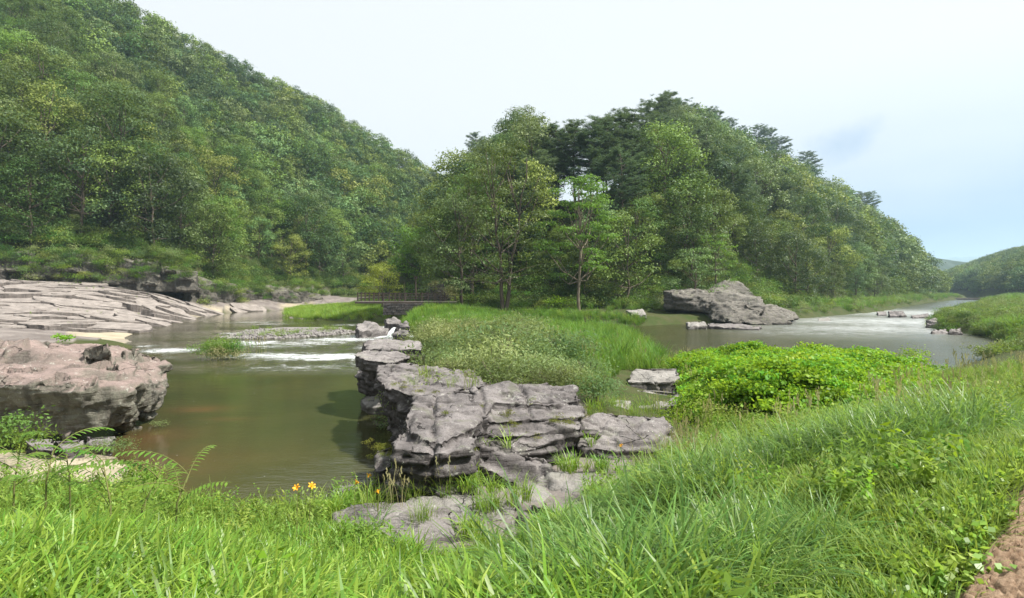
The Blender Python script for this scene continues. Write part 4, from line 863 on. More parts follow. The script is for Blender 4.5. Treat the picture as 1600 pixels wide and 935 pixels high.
for i, (px, yt, back, w) in enumerate(CREST):
    dc_ = float(np.interp(px, RT_H[0], RT_H[1][:, 0])); d = dc_ - back; x, y = PD(px, d); z = tz(x, y) - .3; H = EYE + (HOR - yt) / FPX * d - z; k = (0, 2, 1, 2)[i % 4]
    m = PN[k]; s_ = min(H / (16, 17, 15)[k], 1.9); o = plant_tree('pine_tree', m, x, y, z, s_, i * 1.7, 'crest pine of the knoll, ' + w, 'pine', 'pines on the wooded knoll'); o.scale = (s_ * 1.25, s_ * 1.25, s_)
print('trees', time.time() - T00)
#@@PLANTS

# ------------------------------------------------------------------ small plants
def make_tuft(seed, n, L, w, spread, droop, mat, seg=5, up=.25, vary=.35, name='tuft'):
    r = random.Random(seed); V = []; F = []; T = []
    for _ in range(n):
        a = r.uniform(0, 6.283); rad = spread * math.sqrt(r.random()); x, y = math.cos(a) * rad, math.sin(a) * rad
        az = a + r.uniform(-1.2, 1.2) if r.random() < .7 else r.uniform(0, 6.283); th = abs(r.gauss(0, up)); ln = L * r.uniform(1 - vary, 1 + vary * .6); dr = droop * r.uniform(.3, 1.5)
        wd = w * r.uniform(.65, 1.25); tw = r.uniform(-.6, .6); z = -.03; b = len(V); tn = min(1, max(0, r.gauss(.45, .2)))
        for i in range(seg + 1):
            u = i / seg; ww = wd * .5 * (0.75 + .9 * u) * (1 - u) ** .55 if i < seg else 0
            px_, py_ = -math.sin(az + tw * u), math.cos(az + tw * u)
            if i < seg: V.append((x - px_ * ww, y - py_ * ww, z)); V.append((x + px_ * ww, y + py_ * ww, z))
            else: V.append((x, y, z))
            st = ln / seg; x += math.cos(az) * math.sin(th) * st; y += math.sin(az) * math.sin(th) * st; z += math.cos(th) * st; th = min(2.5, th + dr / seg * (1 + u))
        for i in range(seg - 1): F.append((b + 2 * i, b + 2 * i + 1, b + 2 * i + 3, b + 2 * i + 2)); T.append(tn - .12 + .18 * i / seg)
        q = b + 2 * (seg - 1); F.append((q, q + 1, b + 2 * seg, b + 2 * seg)); T.append(tn + .05)
    # the tip face is a triangle: build through pydata
    me = bpy.data.meshes.new(name); me.from_pydata(V, [], [f if f[2] != f[3] else f[:3] for f in F]); me.materials.append(mat)
    at_ = me.attributes.new('tint', 'FLOAT', 'FACE'); at_.data.foreach_set('value', np.clip(np.array(T, np.float32), 0, 1)); me.update(); return me
def make_weed(seed, H, R, nst, nl, leaf, mat, stem=True, wd=.45, flat=1.0, name='weed', up=.35):
    """upright leafy stems"""
    rg = np.random.default_rng(seed); r = random.Random(seed); C = []; Nn = []; T = []
    for _ in range(nst):
        a = r.uniform(0, 6.283); l = r.uniform(.1, 1) * R; h = H * r.uniform(.6, 1.05); t0 = r.gauss(.45, .12)
        for i in range(nl):
            u = .12 + .88 * (i + r.random()) / nl; b = r.uniform(0, 6.283); k = leaf * .55
            C.append((math.cos(a) * l * (.3 + .7 * u) + math.cos(b) * k, math.sin(a) * l * (.3 + .7 * u) + math.sin(b) * k, h * u)); Nn.append((math.cos(b) * .5, math.sin(b) * .5, up + .5)); T.append(t0 + .25 * (u - .5) + r.gauss(0, .1))
    v, f = cards(np.array(C), np.array(Nn), leaf, leaf * wd, rg, jitter=.35)
    return mesh_arr(name, v, f, mat, False, np.clip(T, 0, 1))
def make_mound(seed, R, n, leaf, mat, flat=.6, wd=.6, name='mound', k=7):
    rg = np.random.default_rng(seed); c = rg.normal(0, R * .42, (k, 3)); c[:, 2] = np.abs(c[:, 2]) * .5 + R * .25
    v, f, t = blob_leaves(c, [R * x for x in rg.uniform(.42, .75, k)], n / k / (R * .6) ** 2, leaf, rg, flat, wd, .45, .5)
    return mesh_arr(name, v, f, mat, False, t)
def make_seedheads(seed, n, H, mat, name='stalks'):
    r = random.Random(seed); V = []; F = []
    for _ in range(n):
        a = r.uniform(0, 6.28); x, y = r.gauss(0, .12), r.gauss(0, .12); h = H * r.uniform(.6, 1.1); lean = r.uniform(.05, .35); b = len(V); w = .0035
        pts = [(x + math.cos(a) * lean * u * u * h, y + math.sin(a) * lean * u * u * h, h * u) for u in (0, .3, .6, .82)]
        for p in pts: V += [(p[0] - w, p[1], p[2]), (p[0] + w, p[1], p[2])]
        for i in range(3): F.append((b + 2 * i, b + 2 * i + 1, b + 2 * i + 3, b + 2 * i + 2))
        p = pts[-1]
        for q in range(7):
            c = len(V); u = q / 7 * h * .2; ww = .012; dx, dy = r.uniform(-.02, .02), r.uniform(-.02, .02)
            V += [(p[0] + dx, p[1] + dy, p[2] + u - .01), (p[0] + dx + ww, p[1] + dy, p[2] + u + .012), (p[0] + dx, p[1] + dy + .004, p[2] + u + .045), (p[0] + dx - ww, p[1] + dy, p[2] + u + .012)]; F.append((c, c + 1, c + 2, c + 3))
    me = bpy.data.meshes.new(name); me.from_pydata(V, [], F); me.materials.append(mat)
    at_ = me.attributes.new('tint', 'FLOAT', 'FACE'); at_.data.foreach_set('value', np.array([r.uniform(.2, .9) for _ in F], np.float32)); me.update(); return me

PATH_A, PATH_B = Vector(P(1478, 935, 2.97)[:2]), Vector(P(1592, 760, 2.97)[:2])
PD_ = (PATH_B - PATH_A).normalized(); PN_ = Vector((PD_.y, -PD_.x))
def path_off(x, y): return (x - PATH_A.x) * PN_.x + (y - PATH_A.y) * PN_.y      # > 0 on the matting
def path():
    L, W, st = 5.0, 1.3, .012; nu, nv = int(L / st), int(W / st)
    u = np.linspace(-1.5, L - 1.5, nu); v = np.linspace(0, W, nv); U, V_ = np.meshgrid(u, v); e = .05 * fbm2(U.ravel(), U.ravel() * 0, 2.2, 3, 3)
    x = PATH_A.x + U.ravel() * PD_.x + (V_.ravel() + e) * PN_.x; y = PATH_A.y + U.ravel() * PD_.y + (V_.ravel() + e) * PN_.y
    z = terrain(x, y); p3 = np.stack([x * 24, y * 24, z * 0], 1); kn = np.abs(fbm(p3, 3, 3)); kn2 = fbm(p3 * 3.1, 6, 3)
    z = z + .02 + .034 * (1 - kn * 2.6) + .02 * kn2 - .06 * sstep(.06, 0, V_.ravel())
    i = (np.arange(nv - 1)[:, None] * nu + np.arange(nu - 1)[None, :]).ravel()
    tag(link('path', mesh_arr('path', np.stack([x, y, z], 1), np.stack([i, i + 1, i + nu + 1, i + nu], 1), M['mat'], True)), kind='structure')
path()

SHRUBP = np.array([(-3.6, 17.5), (-1.9, 15.8), (2.4, 15.8), (3.2, 18), (2.8, 24), (2.2, 32), (-1, 44), (-6, 44), (-7, 34), (-4.6, 24)], float)
CLEAR = poly([P(920, 640, .9), P(978, 574, 1.0), P(1066, 574, 1.0), P(1078, 640, .9), P(1100, 700, 1.0), P(1000, 770, .9), P(900, 745, .9)])
GREENP = np.array([(2.6, 16.2), (3.0, 17.2), (3.9, 20), (6.1, 24.2), (8.5, 31), (9.2, 36), (6, 45), (2, 50), (-2, 46), (2, 34), (2.6, 25)], float)
CREEP = np.array([(5.2, 16.5), (6.6, 20.5), (8.4, 28), (13, 30.8), (18.6, 31), (20.2, 28.6), (16.2, 22), (11.5, 16.6), (8.5, 13.6), (5.0, 13.6)], float)
GREENR = poly([P(440, 498, .2), P(640, 505, .5), (-12, 66), (-6, 72), (-15, 82), (-22, 110), (-46, 132), P(450, 480, .2)])
def sample(n, x0, x1, y0, y1, rg): return rg.uniform(x0, x1, n), rg.uniform(y0, y1, n)
def fan(n, d0, d1, rg, half=.80, left=None):
    """points spread evenly over the ground in front, within the bearing of the view"""
    d = np.sqrt(rg.uniform(d0 * d0, d1 * d1, n)); a = rg.uniform(-half if left is None else left, half, n); return d * np.sin(a), d * np.cos(a)
def info(x, y):
    z, sd, b, sm, sh = terrain(x, y, True); rp = poly_sd(x, y, ROCKP); return z, sd, sm, sh, rp
SANDP = poly([P(-60, 735, .4), P(20, 700, .4), P(60, 685, .5), P(190, 690, .2), P(205, 720, .1), P(150, 748, .4), P(60, 745, .5)])
def pts_of(x, y, z, s, rg, m, tilt=.0):
    n = m.sum(); s = np.broadcast_to(s, x.shape)[m]; o = np.zeros((n, 6)); o[:, 0] = x[m]; o[:, 1] = y[m]; o[:, 2] = z[m]; o[:, 3] = s; o[:, 4] = rg.uniform(0, 6.283, n); o[:, 5] = rg.normal(0, tilt, n) if tilt else 0; return o
TUFT_BROAD = [make_tuft(600 + i, 15, .50, .022, .10, 1.5, M['grass'], 6, .28) for i in range(7)] + [make_tuft(610 + i, 10, .42, .016, .08, .8, M['grass'], 5, .2) for i in range(3)]
TUFT_FINE = [make_tuft(620 + i, 34, .50, .0085, .10, 1.9, M['grass_fine'], 6, .38) for i in range(7)]
TUFT_LAWN = [make_tuft(640 + i, 22, .24, .009, .13, 1.0, M['grass_yellow'], 4, .4) for i in range(6)] + [make_weed(650 + i, .14, .12, 6, 7, .045, M['grass'], wd=.8) for i in range(4)]
TUFT_MID = [make_tuft(660 + i, 26, .62, .014, .20, 1.1, M['grass_yellow'], 4, .30) for i in range(4)] + [make_weed(670 + i, .62, .22, 9, 22, .075, M['grass_yellow'], wd=.4) for i in range(4)] + [make_tuft(665 + i, 24, .6, .013, .18, 1.3, M['grass'], 4, .3) for i in range(3)]
STALK = [make_seedheads(680 + i, 6, .75, M['straw']) for i in range(4)]
REED = [make_tuft(690 + i, 40, 1.25, .030, .35, 1.1, M['reed'], 4, .22) for i in range(4)] + [make_tuft(696 + i, 34, 1.0, .028, .4, .9, M['grass_yellow'], 4, .25) for i in range(2)]
REED_B = [make_tuft(700 + i, 42, .8, .032, .45, 1.0, M['grass'], 3, .3) for i in range(4)]
CREEPER = [make_mound(710 + i, .55, 420, .105, M['creeper'], .55, .75) for i in range(6)]
BUSHY = [make_mound(720 + i, .8, 420, .12, m, .75, .45, k=9) for i, m in enumerate((M['willow'], M['reed'], M['grass_yellow'], M['oak'], M['willow']))]
WEEDS = [make_weed(850 + i, .42, .16, 6, 12, .085, M[m], wd=.42) for i, m in enumerate(('grass', 'lime', 'reed', 'creeper'))] + [make_weed(856 + i, .6, .1, 4, 22, .05, M['grass_yellow'], wd=.3, up=.1) for i in range(2)]
DRY = [make_tuft(860 + i, 12, .5, .007, .08, 1.8, M['straw'], 5, .5) for i in range(3)]
def grasses():
    rg = np.random.default_rng(77)
    # broad bladed grass on the near bank, left and centre
    x, y = fan(20000, 1.6, 9.0, rg, .95); z, sd, sm, sh, rp = info(x, y); po = path_off(x, y); nz = fbm2(x, y, .8, 12, 3)
    leftness = sstep(1.2, -.2, x + nz * 1.2)
    m = (sd > .1) & (rp > .12) & (po < 0) & (poly_sd(x, y, SANDP) > .1) & (rg.random(len(x)) < leftness * .95)
    scatter('broad_grass', pts_of(x, y, z, rg.uniform(.6, 1.1, len(x)) * np.where((np.abs(x + .45) < .75) & (y > 2.6), .55, 1), rg, m, .1), TUFT_BROAD, 1)
    x, y = fan(15000, 1.8, 11, rg, .95, -.5); z, sd, sm, sh, rp = info(x, y); po = path_off(x, y); nz = fbm2(x, y, .8, 12, 3); n2 = fbm2(x, y, .45, 44, 3)
    m = (sd > .1) & (rp > .15) & (po < -.02) & (rg.random(len(x)) > sstep(1.2, -.6, x + nz * 1.2)) & (po < -.5 - .6 * rg.random(len(x))) & (n2 > -.15)
    scatter('fine_grass', pts_of(x, y, z, rg.uniform(.6, 1.25, len(x)) * (.95 + 1.3 * np.clip(n2 + .05, -.2, .45)), rg, m, .12), TUFT_FINE, 2)
    x, y = fan(26000, 1.8, 12, rg, .95, -.2); z, sd, sm, sh, rp = info(x, y); po = path_off(x, y)
    m = (sd > .1) & (rp > .1) & (po < -.05 + .05 * rg.normal(0, 1, len(x))) & (x > -.6)
    scatter('short_grass', pts_of(x, y, z, rg.uniform(.6, 1.2, len(x)), rg, m, .1), TUFT_LAWN, 3)
    # taller yellowing mixture up to the creeper and along the bank
    x, y = fan(34000, 4.5, 36, rg, .84, -.84); z, sd, sm, sh, rp = info(x, y); keep = rg.random(len(x)) < np.clip(14 / np.hypot(x, y), .25, 1)
    m = (sd > .05) & (rp > .1) & keep & (poly_sd(x, y, CLEAR) > .1) & (path_off(x, y) < -1.2) & (y + 5 * fbm2(x, y, .35, 91, 3) > np.where((x > -1.5) & (x < 1.2), 8.5, 6.0)) & (poly_sd(x, y, SHRUBP) > -.3) & (poly_sd(x, y, SANDP) > .4) & ~((x < -4.5) & (y > 9.5) & (rg.random(len(x)) < .7)) & ((poly_sd(x, y, CREEP) > -.8) | ((y < 22) & (fbm2(x, y, .5, 19, 2) < -.2)) | (rg.random(len(x)) < .25)) & ~((x < -8) & (y > 15))
    scatter('tall_grass', pts_of(x, y, z, rg.uniform(.55, 1.15, len(x)) * np.where((y > 12) & (x > 3), .75, 1) * np.where((y > 22) & (x > 8), .6, 1), rg, m, .1), TUFT_MID, 4)
    m2 = m & (rg.random(len(x)) < .03) & (x > 0)
    scatter('seeding_stalks', pts_of(x, y, z, rg.uniform(.7, 1.4, len(x)), rg, m2, .1), STALK, 5)
    # coarse weeds, docks and dead tussocks among the grass
    x, y = fan(5200, 2.6, 20, rg, .84, -.8); z, sd, sm, sh, rp = info(x, y); w_ = fbm2(x, y, .9, 131, 3)
    m = (sd > .2) & (rp > .15) & (path_off(x, y) < -.35) & (poly_sd(x, y, CLEAR) > .1) & (poly_sd(x, y, SANDP) > .3) & (w_ > .12) & ~((x > -1.5) & (x < 1.0) & (y < 7)) & (poly_sd(x, y, SHRUBP) > 0)
    scatter('weeds', pts_of(x, y, z, rg.uniform(.55, 1.25, len(x)), rg, m & (w_ > .18), .12), WEEDS, 21)
    m = m & (w_ < .18) & (x > .5)
    scatter('dry_tussocks', pts_of(x, y, z, rg.uniform(.5, 1.0, len(x)), rg, m, .15), DRY, 22)
    # creeper
    x, y = sample(5000, 3, 24, 12.5, 32, rg); z, sd, sm, sh, rp = info(x, y); q = poly_sd(x, y, CREEP); m = (q < .3 + 2.2 * fbm2(x, y, .6, 8, 3)) & (poly_sd(x, y, CLEAR) > .3) & (sd > -.4)
    hh = .45 + 1.15 * np.clip(fbm2(x, y, .42, 14, 3) * 1.4 + .4, 0, 1); m &= (fbm2(x, y, .5, 19, 2) > -.33) | (y > 24)
    scatter('creeper_cover', pts_of(x, y, np.maximum(z, .2) + hh * .75 * sstep(.3, -1.5, q) - .1, rg.uniform(.7, 1.15, len(x)), rg, m), CREEPER, 6)
    # reeds: right of the willows, behind them, along the river banks
    x, y = fan(9000, 15, 72, rg, .84, -.35); z, sd, sm, sh, rp = info(x, y)
    m = (sd > .0) & (rp > .3) & (poly_sd(x, y, CLEAR) > .2) & ((poly_sd(x, y, GREENP) < 0) | ((y > 44) & (x < 40) & (sh < 0) & (rg.random(len(x)) < .8)) | ((sd < 1.6) & (y > 30) & ~((x > 12) & (y < 46)))) & (poly_sd(x, y, CREEP) > 0)
    scatter('reeds', pts_of(x, y, z - .05, rg.uniform(.6, 1.1, len(x)), rg, m, .08), REED, 7)
    x, y = sample(9000, -50, -4, 62, 134, rg); z, sd, sm, sh, rp = info(x, y); m = (poly_sd(x, y, GREENR) < 0) & (sd > .1) & (np.abs(x + 20 - (y - 72) * -.3) > -1)
    scatter('islet_grass', pts_of(x, y, z - .05, rg.uniform(.7, 1.15, len(x)), rg, m, .08), REED_B, 8)
    # scrub on the right bank and at the foot of the woods
    x, y = fan(15000, 34, 330, rg, .90, -.1); z, sd, sm, sh, rp = info(x, y); sr = line_sd(x, y, FOOT_R); rr_ = rg.random(len(x))
    m = (sd > .1) & (((sh < 4) & (sh > -7) & (rr_ < .9)) | ((x > 28) & (x / y > .83) & (y > 42)) | ((x / y > .9) & (y > 36) & (y <= 42)) | ((x / y > .8) & (y > 120) & (sr < 6)) | ((sd < 5) & (x > 40))) & ((sd > .4) | (y < 120))
    scatter('bank_scrub', pts_of(x, y, z - .1, rg.uniform(.6, 1.4, len(x)) * np.clip(y / 90, .9, 1.3), rg, m), BUSHY + REED[:3], 9)
    x, y = fan(5200, 46, 150, rg, .92, .60); z, sd, sm, sh, rp = info(x, y); m = (sd > -.2) & (x / y > .74) & (sh < -3)
    scatter('right_bank_scrub', pts_of(x, y, np.maximum(z, .05) - .1, rg.uniform(.55, 1.25, len(x)) * np.clip(y / 80, .9, 1.3), rg, m & ((sd > 2) | (y < 110))), BUSHY, 19)
    # undergrowth below the knoll trees and on the ledges of the left bank
    x, y = sample(2600, -16, 60, 78, 125, rg); z, sd, sm, sh, rp = info(x, y); m = (sh > -3) & (sh < 9) & (sd > .3) & ~((x > 22) & (x < 40) & (sh < 2))
    scatter('undergrowth', pts_of(x, y, z, rg.uniform(1.2, 2.4, len(x)), rg, m), [BUSHY[3], BUSHY[1], BUSHY[3]], 10)
    x, y = sample(9000, -110, -36, 80, 170, rg); z, sd, sm, sh, rp = info(x, y); m = ((sm > 1.0) & (sm < 8)) | ((sm > -1.6) & (sm <= 1) & (fbm2(x, y, .16, 70, 2) > .12) & (x > -84)) | ((sm > -1.2) & (sm < 2) & (y > 112) & (sd > 1))
    scatter('ledge_growth', pts_of(x, y, z, rg.uniform(1.2, 2.6, len(x)), rg, m), [BUSHY[0], BUSHY[3], BUSHY[1], BUSHY[3]], 11)
grasses()
print('grasses', time.time() - T00)

# willows on the outcrop
WIL = [make_mound(740 + i, 1.0, 1900, .13, M['willow'], .75, .30, 'foliage', 22) for i in range(5)]
def stems(seed, H=.9):
    r = random.Random(seed); mb = MB()
    for _ in range(7):
        a = r.uniform(0, 6.28); mb.tube([(0, 0, -.1), (math.cos(a) * .2, math.sin(a) * .2, H * .5), (math.cos(a) * .5, math.sin(a) * .5, H)], [.02, .014, .006], 4)
    return mb.mesh('stem', M['bark_pale'])
WST = [stems(i) for i in range(3)]
def willows():
    r = random.Random(31); n = 0; pts = []
    for _ in range(4000):
        x, y = r.uniform(-8, 5), r.uniform(15, 45)
        if poly_sd(np.array([x]), np.array([y]), SHRUBP)[0] > -.1: continue
        if any((x - a) ** 2 + (y - b) ** 2 < (1.0 + y * .012) ** 2 for a, b in pts): continue
        pts.append((x, y))
    pts.sort(key=lambda p: p[1]); m = len(pts)
    for i, (x, y) in enumerate(pts):
        px = 800 + x / y * FPX
        where = 'at the thicket front above the terraced rock' if y < 17.5 else 'in the thicket second rank' if y < 20 else 'in the thicket middle' if y < 27 else 'in the thicket rear' if y < 35 else 'at the thicket back by the reeds'
        side = 'left side' if px < 680 else 'centre left' if px < 750 else 'centre' if px < 820 else 'centre right' if px < 890 else 'right side'
        s = r.choice((.65, .85, 1.0, 1.2, 1.45)) * r.uniform(.92, 1.08)
        o = tag(empty('willow_shrub', (x, y, tz(x, y)), r.uniform(0, 6.28), s), ('taller' if s > 1.05 else 'lower') + ' grey willow shrub ' + where + ', ' + side, 'shrub', 'willow shrubs on the outcrop')
        link('stem', WST[r.randrange(3)], o); link('foliage', WIL[r.randrange(5)], o)
    print('willows', m)
willows()

def clump(name, meshes, x, y, label, cat, s=1, z=None, rz=0):
    o = tag(empty(name, (x, y, tz(x, y) if z is None else z), rz, s), label, cat)
    for nm, me in meshes: link(nm, me, o)
    return o
# the reedy bush standing in the river
x, y, _ = P(343, 562, 0); RB = [make_mound(800 + i, 1.0, 1500, .13, M[m], .85, .25, k=12) for i, m in enumerate(('reed', 'straw', 'grass_yellow'))]
o = clump('river_bush', [('foliage', RB[0]), ('foliage', RB[1]), ('foliage', RB[2]), ('foliage', RB[0])], x, y, 'round tuft of green and straw coloured reeds standing alone in the river', 'bush', 1.0, .0)
for c, lo in zip(list(o.children), ((-.7, 0, .2), (.55, -.3, -.05), (.1, .1, .55), (.7, .2, .25))): c.location = lo
for dx in (-.5, .1, .7): link('blade', REED[rnd.randrange(6)], o, (dx, .1, .2), dx * 3, 1.1)
o = clump('dead_branch', [('twig', STALK[0])], x + 1.3, y + 2.2, 'dry bleached twigs behind the river bush', 'twigs', 1.5, .1); link('twig', STALK[1], o, (.4, .2, 0)); link('twig', STALK[2], o, (-.4, .1, 0))

# gravel bar in the rapids
def gravel():
    r = random.Random(8); ks = []
    for i in range(5):
        bm = bmesh.new(); bmesh.ops.create_icosphere(bm, subdivisions=1, radius=.2)
        for v in bm.verts: v.co = v.co * r.uniform(.75, 1.25); v.co.z *= .6
        me = bpy.data.meshes.new('cobble'); bm.to_mesh(me); bm.free(); me.materials.append(M['rock_pale'] if i % 2 else M['rock']); ks.append(me)
    rg = np.random.default_rng(5); pts = []
    bar = poly([P(395, 516, 0), P(440, 512, 0), P(480, 512, 0), P(545, 512, 0), P(552, 520, 0), P(500, 525, 0), P(440, 529, 0), P(380, 529, 0), P(350, 528, 0)])
    x, y = sample(9000, -32, -12, 42, 60, rg); q = poly_sd(x, y, bar); m = (q < .4) & (rg.random(len(x)) < .75)
    scatter('gravel', pts_of(x, y, np.where(q < 0, .16 * sstep(0, -1.2, q), -.02), rg.uniform(.5, 1.4, len(x)), rg, m, .5), ks, 3)
    m = (q < -.5) & (rg.random(len(x)) < .05) & (fbm2(x, y, .3, 2, 2) > -.05)
    scatter('bar_grass', pts_of(x, y, .1 + 0 * x, rg.uniform(.5, .8, len(x)), rg, m), [REED[4], REED[5], REED_B[0]], 4)
    # bed of the bar, tucked under the stones
    mb = MB(); px_ = bar; c = px_.mean(0); k = len(px_)
    for (a, b) in px_: mb.v.append((a, b, -.3))
    for (a, b) in px_: mb.v.append((c[0] + (a - c[0]) * .85, c[1] + (b - c[1]) * .85, .12))
    mb.v.append((c[0], c[1], .2))
    for i in range(k): j = (i + 1) % k; mb.f.append((i, j, k + j, k + i)); mb.f.append((k + i, k + j, 2 * k))
    tag(link('gravel_bed', mb.mesh('gravel_bed', M['rock'])), kind='structure')
    # cobbles under the boulder, on the sand and at the outcrop foot
gravel()

# waterfall between the rapids boulders
def fall():
    t = NT('falling_water'); p = t.n('BsdfPrincipled'); p.inputs['Base Color'].default_value = (.55, .58, .58, 1); p.inputs['Roughness'].default_value = .3
    b = t.n('Bump'); b.inputs['Strength'].default_value = .8; b.inputs['Distance'].default_value = .1; t.put(b.inputs['Height'], t.noise(t.mapping(t.n('TexCoord').outputs['Object'], (4, 4, .6)), 3, 5, .6)); t.L.new(b.outputs[0], p.inputs['Normal']); t.L.new(p.outputs[0], t.out.inputs[0])
    a = Vector(P(617, 513, .85)); c = Vector(P(609, 528, 0)); V = []; F = []
    for i in range(12):
        u = i / 11; q = a.lerp(c, u); q.z = .85 * (1 - u ** 2.2) + .02; w = .13 + .16 * u
        for j in range(7): f = (j - 3) / 3; V.append((q.x + f * w, q.y - .05 * f * f, q.z + .06 * (1 - f * f) + .03 * math.sin(j * 3 + i)))
    for i in range(11):
        for j in range(6): k = i * 7 + j; F.append((k, k + 1, k + 8, k + 7))
    me = bpy.data.meshes.new('waterfall'); me.from_pydata(V, [], F); me.materials.append(t.m); me.polygons.foreach_set('use_smooth', [True] * len(F)); me.update()
    tag(link('waterfall', me), kind='structure')
fall()

# boardwalk, fence, stone facing
def boardwalk():
    Y = 73.0; zx = 3.0; X = lambda px: (px - 800) / FPX * Y
    fe = tag(empty('fence', (X(560), Y, zx)), 'dark brown wooden fence along the front of the boardwalk', 'fence')
    for px in (559, 564.5, 570.5, 577, 584, 591.7, 599.4, 608.4, 617.4, 624, 633, 659, 669, 679, 688, 695):
        mb = MB(); mb.box((0, 0, .55), (.15 if px != 633 else .24, .15, 1.12)); mb.box((0, 0, 1.13), (.2 if px != 633 else .3, .2, .05)); link('post', mb.mesh('post', M['wood']), fe, (X(px) - X(560), 0, 0))
    for zz, h in ((1.0, .12), (.68, .08), (.38, .08)):
        mb = MB(); mb.box(((X(695) - X(559)) / 2 - .06, .1, zz), (X(695) - X(559), .06, h)); link('rail', mb.mesh('rail', M['wood']), fe)
    bk = tag(empty('fence', (X(575), Y + 3.2, zx)), 'second fence on the far side of the boardwalk', 'fence')
    for i in range(10):
        mb = MB(); mb.box((i * 1.25, 0, .5), (.13, .13, 1.0)); link('post', mb.mesh('post', M['wood']), bk)
    for zz in (.9, .6, .3):
        mb = MB(); mb.box((5.6, .09, zz), (11.4, .05, .1)); link('rail', mb.mesh('rail', M['deck' if zz < .9 else 'wood']), bk)
    dk = tag(empty('boardwalk', (X(555), Y, zx - .1)), 'raised boardwalk of grey planks between the two fences', 'boardwalk'); L = X(712) - X(555); n = int(L / .2); mb = MB(); mb.box((0, 0, 0), (.185, 3.4, .08)); pm = mb.mesh('plank', M['deck'])
    for i in range(n): link('plank', pm, dk, (i * .2 + .1, 1.6, rnd.uniform(-.006, .006)))
    mb = MB(); mb.box((L / 2, -.06, -.12), (L, .1, .22)); link('beam', mb.mesh('beam', M['wood']), dk)
    wl = tag(empty('retaining_wall', (X(599), Y - .25, 1.2)), 'stone faced retaining wall below the middle of the fence', 'wall'); r = random.Random(2)
    mb = MB(); mb.box(((X(676) - X(599)) / 2, .75, .7), (X(676) - X(599), 1.1, 1.5)); link('core', mb.mesh('core', M['stonework']), wl)
    for row in range(5):
        x = .0
        while x < X(676) - X(599) - .2:
            w = r.uniform(.3, .6); mb = MB(); mb.box((0, 0, 0), (w - .04, .2, .28), 0, .025); link('stone', mb.mesh('stone', M['stonework']), wl, (x + w / 2, .14 + r.uniform(-.03, .03), .12 + row * .31)); x += w
    lp = tag(empty('lamp_post', (X(649), Y + .3, zx)), 'tall dark lamp post rising above the boardwalk fence', 'lamp post')
    mb = MB(); mb.tube([(0, 0, 0), (0, 0, 3.0)], [.12, .09], 8); link('pole', mb.mesh('pole', M['wood']), lp)
    mb = MB(); mb.box((0, 0, 3.1), (.34, .34, .28)); mb.box((0, 0, 3.27), (.46, .46, .06)); link('lantern', mb.mesh('lantern', M['wood']), lp)
    pp = tag(empty('post', (X(631), Y - .02, zx)), 'thin dark pole behind the thick fence post', 'pole'); mb = MB(); mb.tube([(0, .3, 0), (0, .3, 2.6)], [.05, .04], 6); link('pole', mb.mesh('pole', M['wood']), pp)
    b = tag(make_rock('stone', [[(X(660) + a, Y + 6 + c, zx + d) for a, c, d in ((-1, 0, 0), (3, 0, 0), (2.6, 2, 0), (-.6, 2, 0), (0, .4, 2.6), (2, .5, 2.4), (1, 1.4, 3.0))]], M['rock_far'], .12, .2, .5, seed=91), 'brown rock face rising behind the boardwalk lamp post', 'rock')
boardwalk()

# day lilies
def lily_mesh():
    V = []; F = []
    for k in range(6):
        a = k * math.pi / 3; ca, sa = math.cos(a), math.sin(a); w = .020 if k % 2 else .014; b = len(V)
        for u, ww, rr_, zz in ((0, .25, .004, 0), (.35, .7, .018, .04), (.7, 1, .045, .07), (1, .6, .068, .072), (1.15, 0, .078, .060)):
            V.append((ca * rr_ - sa * w * ww, sa * rr_ + ca * w * ww, zz)); V.append((ca * rr_ + sa * w * ww, sa * rr_ - ca * w * ww, zz))
        for i in range(4): F.append((b + 2 * i, b + 2 * i + 1, b + 2 * i + 3, b + 2 * i + 2))
    me = bpy.data.meshes.new('petal'); me.from_pydata(V, [], F); me.materials.append(M['petal']); me.update(); return me
LILY = lily_mesh()
LEAFT = make_tuft(760, 16, .55, .018, .07, 1.4, M['reed'], 6, .3)
for i, (px, py, d, s, lb, hh) in enumerate(((463, 764, 7.4, 1.0, 'orange lily at the left of the flowers by the pool', .85), (483, 762, 7.5, 1.1, 'orange lily turned upright, second of the pair by the pool', .85), (553, 757, 8.2, 1.1, 'orange lily in the middle above the green tuft', .9),
                                       (573, 746, 8.4, .9, 'highest orange lily, nearest the mossy rock', .95), (590, 771, 8.6, 1.0, 'orange lily against the dark rock foot', .6), (970, 698, 9.9, .8, 'single yellow lily in front of the undercut ledge', .5))):
    x, y = PD(px, d); z = EYE - (py - HOR) / FPX * d; g = max(tz(x, y), z - hh)
    o = tag(empty('day_lily', (x, y, g)), lb, 'flower'); h = z - g; mb = MB(); mb.tube([(0, 0, -.1), (.01, .0, h * .6), (.02, -.01, h)], [.006, .005, .004], 4); link('stem', mb.mesh('stem', M['stem']), o)
    q = link('petal', LILY, o, (.02, -.01, h), i, s * .72); q.rotation_euler = (.75, .2 * (i % 3 - 1), i)
    link('leaf', LEAFT, o, (0, 0, 0), i * 2)
